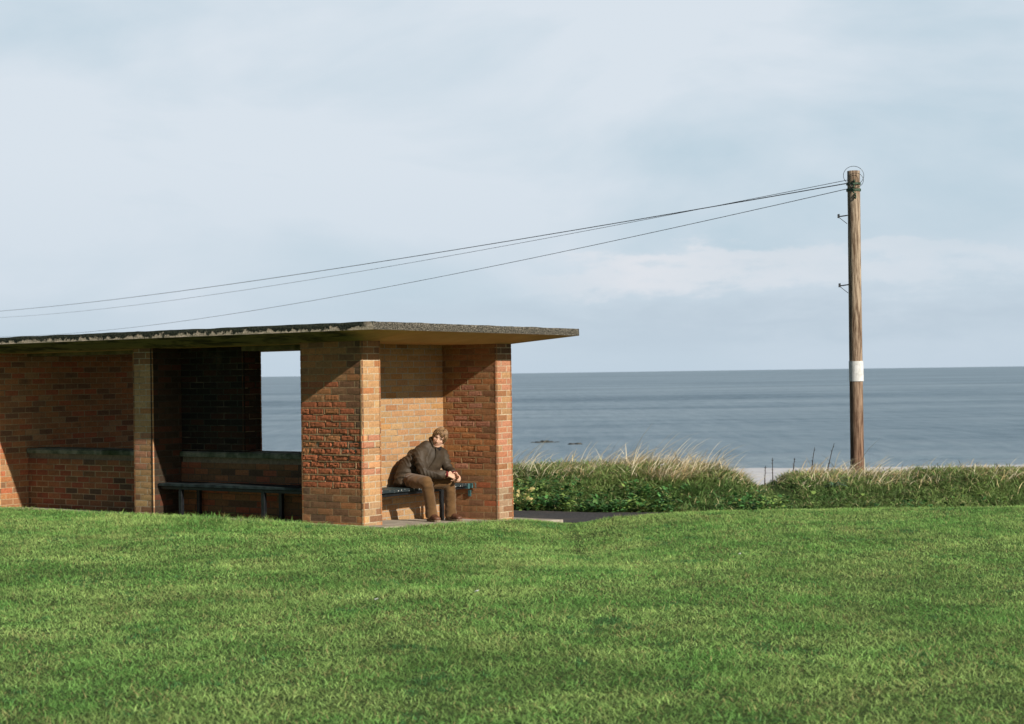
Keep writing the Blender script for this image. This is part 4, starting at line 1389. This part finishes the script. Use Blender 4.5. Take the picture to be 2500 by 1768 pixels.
# lawn
def lawn_ok(x, y):
    u, v = (x - O.x) * UD.x + (y - O.y) * UD.y, (x - O.x) * VD.x + (y - O.y) * VD.y
    s = path_sd(x, y)
    return ~((u > .37) & (u < 4.03) & (v > .20) & (v < 7.6)) & ~((v > 0) & (u >= 4.03)) & (s < -.82)
NL = 1060000
yy = 5.8 + (23.5 - 5.8) * rng.random(NL) ** .82
hw = yy * .36 + 2.6
xx = rng.uniform(-1, 1, NL) * hw
k = lawn_ok(xx, yy); xx, yy = xx[k], yy[k]
cl = vnoise(xx, yy, 3.2, 1) * .5 + vnoise(xx, yy, 8, 2) * .3 + vnoise(xx, yy, 1.1, 3) * .2
tall = vnoise(xx, yy, 2.2, 5)
h_ = .012 + .028 * cl + .020 * rng.random(len(xx)) ** 2 + .016 * (tall > .8)
edge = np.exp(-((xx + 3.3) / 1.3) ** 2) * sst(18.6, 20.2, yy)        # longer fringe by the left bay
h_ *= 1 + 2.0 * edge * rng.random(len(xx)) ** 1.5
w_ = rng.uniform(.0022, .0046, len(xx)) * (1 + .02 * yy)
az = rng.uniform(0, 2 * math.pi, len(xx))
ga = np.array([.195, .430, .110]); gb = np.array([.420, .620, .205]); gc = np.array([.125, .330, .105]); gd = np.array([.42, .42, .18])
q = np.clip((vnoise(xx, yy, 1.7, 7) * .55 + vnoise(xx, yy, 6, 8) * .45 - .25) * 1.9, 0, 1)[:, None]
col = ga * (1 - q) + gb * q
dk = (vnoise(xx, yy, 3.6, 9) * .5 + vnoise(xx, yy, 13, 4) * .5 < .235)[:, None]
col = np.where(dk, gc, col)
dry = (rng.random(len(xx)) < .07 + .16 * (vnoise(xx, yy, 2.6, 14) > .74))[:, None]
col = np.where(dry, gd, col)
col *= (rng.uniform(.68, 1.25, len(xx)) * (.82 + .36 * vnoise(xx, yy, 5.0, 17)))[:, None]
o = blades('lawn_grass', xx, yy, h_, w_, az, rng.uniform(.2, 1.3, len(xx)), rng.uniform(0, 1.3, len(xx)), col, M_grass, tip=col * np.array([1.25, 1.15, 1.0]), nseg=2)
tag(o, 'short mown green grass of the lawn in front of the shelter', 'grass', kind='stuff')

# rough green grass on the bank and on the lawn's far edge
def bank_pts(n_, s0, s1, x0, x1, pw=1.0):
    xs_ = rng.uniform(x0, x1, n_)
    # walk out from the path's middle line along its normal
    i = np.searchsorted(-pc[:, 0], -xs_)
    i = np.clip(i, 1, len(pc) - 1)
    s_ = s0 + (s1 - s0) * rng.random(n_) ** pw
    px_, py_ = pc[i, 0], pc[i, 1]
    jx = rng.uniform(-.25, .25, n_)
    X_ = px_ + nn[i, 0] * s_ + tg[i, 0] * jx; Y_ = py_ + nn[i, 1] * s_ + tg[i, 1] * jx
    return X_, Y_, s_
nn = np.stack([tg[:, 1], -tg[:, 0]], 1)
# make sure the normal points to the sea
if nn[len(nn) // 2, 1] < 0: nn = -nn
X_, Y_, s_ = bank_pts(150000, .86, 5.4, -9, 9.5)
cn = vnoise(X_, Y_, 2.2, 21) * .5 + vnoise(X_, Y_, 6, 22) * .5
h_ = .035 + .17 * cn ** 2 + .07 * rng.random(len(X_)) ** 2
h_ *= .9 + .1 * sst(1, 3, s_)
h_ = h_ * (1 - .5 * np.exp(-((X_ - 3.74) / .4) ** 2))
g1, g2, g3 = np.array([.095, .205, .055]), np.array([.29, .38, .12]), np.array([.55, .48, .25])
q = np.clip(vnoise(X_, Y_, 1.3, 24) * .5 + vnoise(X_, Y_, 4.5, 25) * .5 + .35 * (s_ - 2.6) / 2.6, 0, 1)[:, None]
col = g1 * (1 - q) + g2 * q
col = np.where((rng.random(len(X_)) < .10 + .16 * sst(2.2, 4, s_))[:, None], g3, col)
col *= rng.uniform(.45, 1.5, len(X_))[:, None]
az = rng.uniform(0, 6.283, len(X_))
o = blades('rough_grass', X_, Y_, h_, rng.uniform(.007, .018, len(X_)), az, rng.uniform(.1, 1.4, len(X_)), rng.uniform(.1, 1.4, len(X_)), col, M_grass, nseg=3)
tag(o, 'tangled uncut green grass covering the bank beyond the path', 'grass', kind='stuff')

# dry straw-coloured grass on the crest
def tall_zone(x):
    return .55 + .55 * np.exp(-((x - 2.0) / 1.15) ** 2) + .35 * np.exp(-((x - .15) / .3) ** 2) - .42 * np.exp(-((x - 3.74) / .35) ** 2) + .12 * np.exp(-((x - 3.1) / .35) ** 2) + .38 * np.exp(-((x - 5.1) / .45) ** 2)
X_, Y_, s_ = bank_pts(34000, 2.5, 4.9, -9, 9.5)
cn = vnoise(X_, Y_, 2.6, 31) * .7 + vnoise(X_, Y_, 8, 32) * .3
keep = rng.random(len(X_)) < np.clip(tall_zone(X_) * 2.6 * (cn - .30) * (.35 + .65 * sst(.2, 1.4, X_)), .015, 1)
X_, Y_, s_, cn = X_[keep], Y_[keep], s_[keep], cn[keep]
h_ = (.08 + .46 * cn ** 1.6 * rng.random(len(X_)) ** .7) * tall_zone(X_) * 1.25
d1, d2, d3 = np.array([.86, .76, .54]), np.array([.72, .54, .30]), np.array([.30, .27, .11])
r_ = rng.random(len(X_))[:, None]
col = np.where(r_ < .5, d1, np.where(r_ < .8, d2, d3)) * rng.uniform(.7, 1.2, len(X_))[:, None]
az = np.where(rng.random(len(X_)) < .6, rng.normal(-.1, .7, len(X_)), rng.uniform(0, 6.28, len(X_)))
o = blades('dry_grass', X_, Y_, h_, rng.uniform(.007, .017, len(X_)), az, rng.uniform(.05, 1.3, len(X_)), rng.uniform(.1, 1.6, len(X_)), col, M_dry, nseg=4)
tag(o, 'straw coloured dry grass leaning in the wind along the crest of the bank', 'dry grass', kind='stuff')

# tall seeding stems, bent over to the right
X_, Y_, s_ = bank_pts(620, 2.9, 4.6, -7, 8)
keep = rng.random(len(X_)) < np.clip(tall_zone(X_) * .8 - .12, .05, 1)
X_, Y_ = X_[keep], Y_[keep]
cx = np.array([.02, .06, .1, .14, .18, .22, .26, .05, .16, .3, .1, .2, -.02, .12, .24, 1.15, 1.2, 1.62, 1.75, 2.0, 2.05, 2.1, 2.5, 2.55, 2.9, 3.0, 3.05, 5.15, 5.3, 5.35])
cy = 26.0 + .25 * rng.random(len(cx)); cy[:15] += .5
ch = np.array([.50, .6, .62, .55, .66, .5, .58, .45, .52, .5, .42, .48, .55, .6, .4, .5, .45, .72, .8, .75, .85, .7, .65, .6, .55, .62, .5, .72, .45, .4])
X_ = np.concatenate([X_, cx]); Y_ = np.concatenate([Y_, cy])
h_ = np.concatenate([rng.uniform(.28, .58, len(X_) - len(cx)) * np.clip(tall_zone(X_[:-len(cx)]), .5, 1.2), ch])
col = np.array([.78, .70, .54]) * rng.uniform(.75, 1.15, len(X_))[:, None]
az = rng.normal(-.15, .3, len(X_))
o = blades('seeding_stems', X_, Y_, h_, rng.uniform(.008, .015, len(X_)), az, rng.uniform(.15, .45, len(X_)), rng.uniform(.3, .75, len(X_)), col, M_dry, nseg=6)
tag(o, 'pale seeding grass stems standing tall against the sea on the bank', 'grass stems', kind='stuff')

# leafy weeds at the foot of the bank
def leaves(name, P0, L_, Wd, d_, up_, col, mt_):
    n_ = len(P0)
    sd_ = np.cross(d_, up_); sd_ /= np.linalg.norm(sd_, axis=1)[:, None] + 1e-9
    nrm = np.cross(sd_, d_)
    pts = []
    for (t_, ww, dr) in ((0, 0, 0), (.3, 1, .06), (.3, -1, .06), (.7, .8, -.05), (.7, -.8, -.05), (1, 0, -.22)):
        pts.append(P0 + d_ * (L_ * t_)[:, None] + sd_ * (Wd * ww * .5)[:, None] + nrm * (L_ * dr)[:, None])
    V_ = np.stack(pts, 1).reshape(-1, 3)
    tr = np.array([(0, 2, 1), (1, 2, 4), (1, 4, 3), (3, 4, 5)])
    F_ = (np.arange(n_)[:, None, None] * 6 + tr[None]).reshape(-1, 3)
    return tri_mesh(name, V_, F_, np.repeat(col, 6, axis=0), mt_)
n_pl = 2300
X_, Y_, s_ = bank_pts(n_pl, .84, 2.0, -9, 9.5, 1.7)
dens = vnoise(X_, Y_, 1.4, 41)
keep = rng.random(n_pl) < np.clip(.95 - .30 * np.clip(X_, 0, 9) + 1.3 * (dens - .5), .05, 1)
X_, Y_ = X_[keep], Y_[keep]; n_pl = len(X_)
ph_ = (.08 + .20 * vnoise(X_, Y_, 2.3, 42)) * (1 - .05 * np.clip(X_, 0, 6))
lp, ld, lu, ll, lw, lc = [], [], [], [], [], []
gz = ground_z(X_, Y_)
for i in range(n_pl):
    k_ = random.randint(10, 18)
    base_c = np.array([.065, .165, .045]) * random.uniform(.6, 1.7) if random.random() < .7 else np.array([.21, .31, .08])
    for j in range(k_):
        f = (j + .5) / k_
        a_ = random.uniform(0, 6.283); rr = random.uniform(0, .09)
        lp.append((X_[i] + rr * math.cos(a_), Y_[i] + rr * math.sin(a_), gz[i] + ph_[i] * f))
        e_ = random.uniform(-.2, .9)
        ld.append((math.cos(a_) * math.cos(e_), math.sin(a_) * math.cos(e_), math.sin(e_)))
        lu.append((random.uniform(-.4, .4), random.uniform(-.4, .4), 1))
        L__ = random.uniform(.03, .095); ll.append(L__); lw.append(L__ * random.uniform(.4, .75))
        lc.append(base_c * random.uniform(.45, 1.7) if random.random() > .012 else np.array([.42, .36, .10]))
o = leaves('weeds', np.array(lp), np.array(ll), np.array(lw), np.array(ld), np.array(lu), np.array(lc), M_leaf)
tag(o, 'dark leafy weeds spilling over the far edge of the asphalt path', 'weeds', kind='stuff')

# single plants one can tell apart -------------------------------------------------
def gz1(x, y): return float(ground_z(np.array([x]), np.array([y]))[0])
M_stalk = noise_mat('dead_stalk', (.03, .022, .018), (.08, .055, .04), 20, .9, .1, bump=0)
for i, (x, y, h_s, ln, lb) in enumerate((
        (3.80, 26.3, .198, .02, 'shortest dark dead stalk, standing at the left of the dip in the bank'),
        (3.94, 26.4, .314, .00, 'dark dead stalk in the middle of the dip with pale surf behind'),
        (4.28, 26.6, .297, .03, 'leaning dark stalk just right of the dip in the bank'),
        (4.56, 26.6, .455, .06, 'tall thin dark stalk, second from the telegraph pole'),
        (4.80, 26.6, .512, .12, 'tallest dark dead stalk, leaning beside the telegraph pole'))):
    g0 = gz1(x, y); h_s = h_s - g0
    mb = MB()
    N = 8
    pts = [Vector((ln * (k / N) ** 1.3, 0, h_s * k / N)) for k in range(N + 1)]
    for k in range(N): mb.bar(pts[k], pts[k + 1], .008 - .0006 * k, 6)
    for k in range(10):
        f = random.uniform(.35, 1); p = pts[int(f * N)] if int(f * N) <= N else pts[-1]
        a_ = random.uniform(0, 6.28)
        mb.bar(p, p + Vector((.022 * math.cos(a_), .022 * math.sin(a_), .02)), .0045, 5, r2=.002)
    o = mb.build('dead_stalk', M_stalk, loc=(x, y, g0))
    tag(o, lb, 'dead stalk', 'dark dead stalks on the bank')

def rosette(name, x, y, n_, L0, L1, w0, col, lab, cat, elev_=(.3, 1.1)):
    g0 = gz1(x, y)
    V_, F_, Cc = [], [], []
    for i in range(n_):
        a_ = 6.283 * i / n_ + random.uniform(-.2, .2); L_ = random.uniform(L0, L1); e_ = random.uniform(*elev_)
        prev = Vector((0, 0, .02)); N = 6
        dirv = Vector((math.cos(a_) * math.cos(e_), math.sin(a_) * math.cos(e_), math.sin(e_)))
        sdv = Vector((-math.sin(a_), math.cos(a_), 0))
        b0 = len(V_)
        for k in range(N + 1):
            t_ = k / N
            p = Vector((0, 0, .02)) + dirv * L_ * t_ + Vector((0, 0, -L_ * .45 * t_ * t_))
            ww = w0 * math.sin(math.pi * min(1, .15 + .85 * t_)) + .001
            V_ += [tuple(p - sdv * ww), tuple(p + sdv * ww + Vector((0, 0, .004)))]
            c_ = [q_ * random.uniform(.85, 1.15) for q_ in col]; Cc += [c_, c_]
        for k in range(N):
            a = b0 + 2 * k; F_ += [(a, a + 1, a + 3), (a, a + 3, a + 2)]
    o = tri_mesh(name, np.array(V_), np.array(F_), np.array(Cc), M_leaf)
    o.location = (x, y, g0)
    tag(o, lab, cat)
    return o
rosette('spiky_plant', 4.56, 24.7, 13, .22, .36, .016, (.16, .25, .17), 'pale green spiky plant with long arching leaves near the pole', 'plant', (.35, 1.2))
rosette('dock_plant', 1.12, 23.75, 11, .16, .30, .032, (.14, .23, .06), 'broad leaved dock plant at the edge of the path', 'plant', (.5, 1.3))
# shrub with pale yellow leaves beside the end wall
lp, ld, lu, ll, lw, lc = [], [], [], [], [], []
for i in range(46):
    a_ = random.uniform(0, 6.28); rr = .11 * math.sqrt(random.random()); e_ = random.uniform(-.1, .9)
    lp.append((rr * math.cos(a_) * 1.3, rr * math.sin(a_), random.uniform(.12, .34)))
    ld.append((math.cos(a_) * math.cos(e_), math.sin(a_) * math.cos(e_), math.sin(e_))); lu.append((random.uniform(-.4, .4), -.9, .6))
    ll.append(random.uniform(.04, .075)); lw.append(random.uniform(.028, .05))
    lc.append(np.array([.72, .60, .26]) * random.uniform(.8, 1.1) if random.random() < .62 else np.array([.20, .25, .06]))
o = leaves('yellowing_plant', np.array(lp), np.array(ll), np.array(lw), np.array(ld), np.array(lu), np.array(lc), M_leaf)
o.location = (.12, 24.1, gz1(.12, 24.1) - .03)
import bmesh
bm = bmesh.new(); bm.from_mesh(o.data); bm.verts.ensure_lookup_table()
tips = [bm.verts[6 * i] for i in range(46)]; root_v = bm.verts.new((0, 0, 0))
tips = [tv for tv in tips]
for tv in tips:                       # a thin stem from the root to every leaf
    sv = bm.verts.new((tv.co.x + .003, tv.co.y, tv.co.z)); bm.faces.new((root_v, tv, sv))
bm.to_mesh(o.data); bm.free()
for k in range(276, len(o.data.vertices)): o.data.color_attributes['Col'].data[k].color = (.10, .16, .04, 1)
tag(o, 'weed with pale yellow leaves beside the outer end of the brick wall', 'plant')

# bits of white litter
M_lit = noise_mat('white_scrap', (.70, .71, .75), (.85, .85, .87), 40, .7, .2, bump=.2)
def scrap(name, x, y, s, lab, lift=.03, cat='litter'):
    mb = MB(); random.seed(int(abs(x) * 1000))
    N = 5; vv = []
    for j in range(N + 1):
        for i in range(N + 1):
            a_, b_ = (i / N - .5), (j / N - .5)
            rr = 1 - .5 * (a_ * a_ + b_ * b_)
            vv.append((a_ * s * rr, b_ * s * .8 * rr, s * .35 * mnoise.noise(Vector((a_ * 3 + x, b_ * 3 + y, 2))) + s * .3 * a_ + s * .3))
    fs_ = [(j * (N + 1) + i, j * (N + 1) + i + 1, (j + 1) * (N + 1) + i + 1, (j + 1) * (N + 1) + i) for j in range(N) for i in range(N)]
    mb.add(vv, fs_)
    o = mb.build(name, M_lit, loc=(x, y, gz1(x, y) + lift), smooth=True)
    md = o.modifiers.new('thickness', 'SOLIDIFY'); md.thickness = .002
    tag(o, lab, cat, 'white scraps lying in the grass')
scrap('paper_scrap', -.29, 13.0, .034, 'white scrap on the lawn below the right end of the seated man bench')
scrap('paper_scrap', -1.015, 12.7, .028, 'tiny white scrap low on the lawn in front of the brick pier')
scrap('paper_scrap', 2.006, 15.5, .030, 'tiny white scrap on the right half of the lawn')
scrap('paper_scrap', 2.19, 25.6, .075, 'crumpled white litter caught in the grass of the bank', .10)
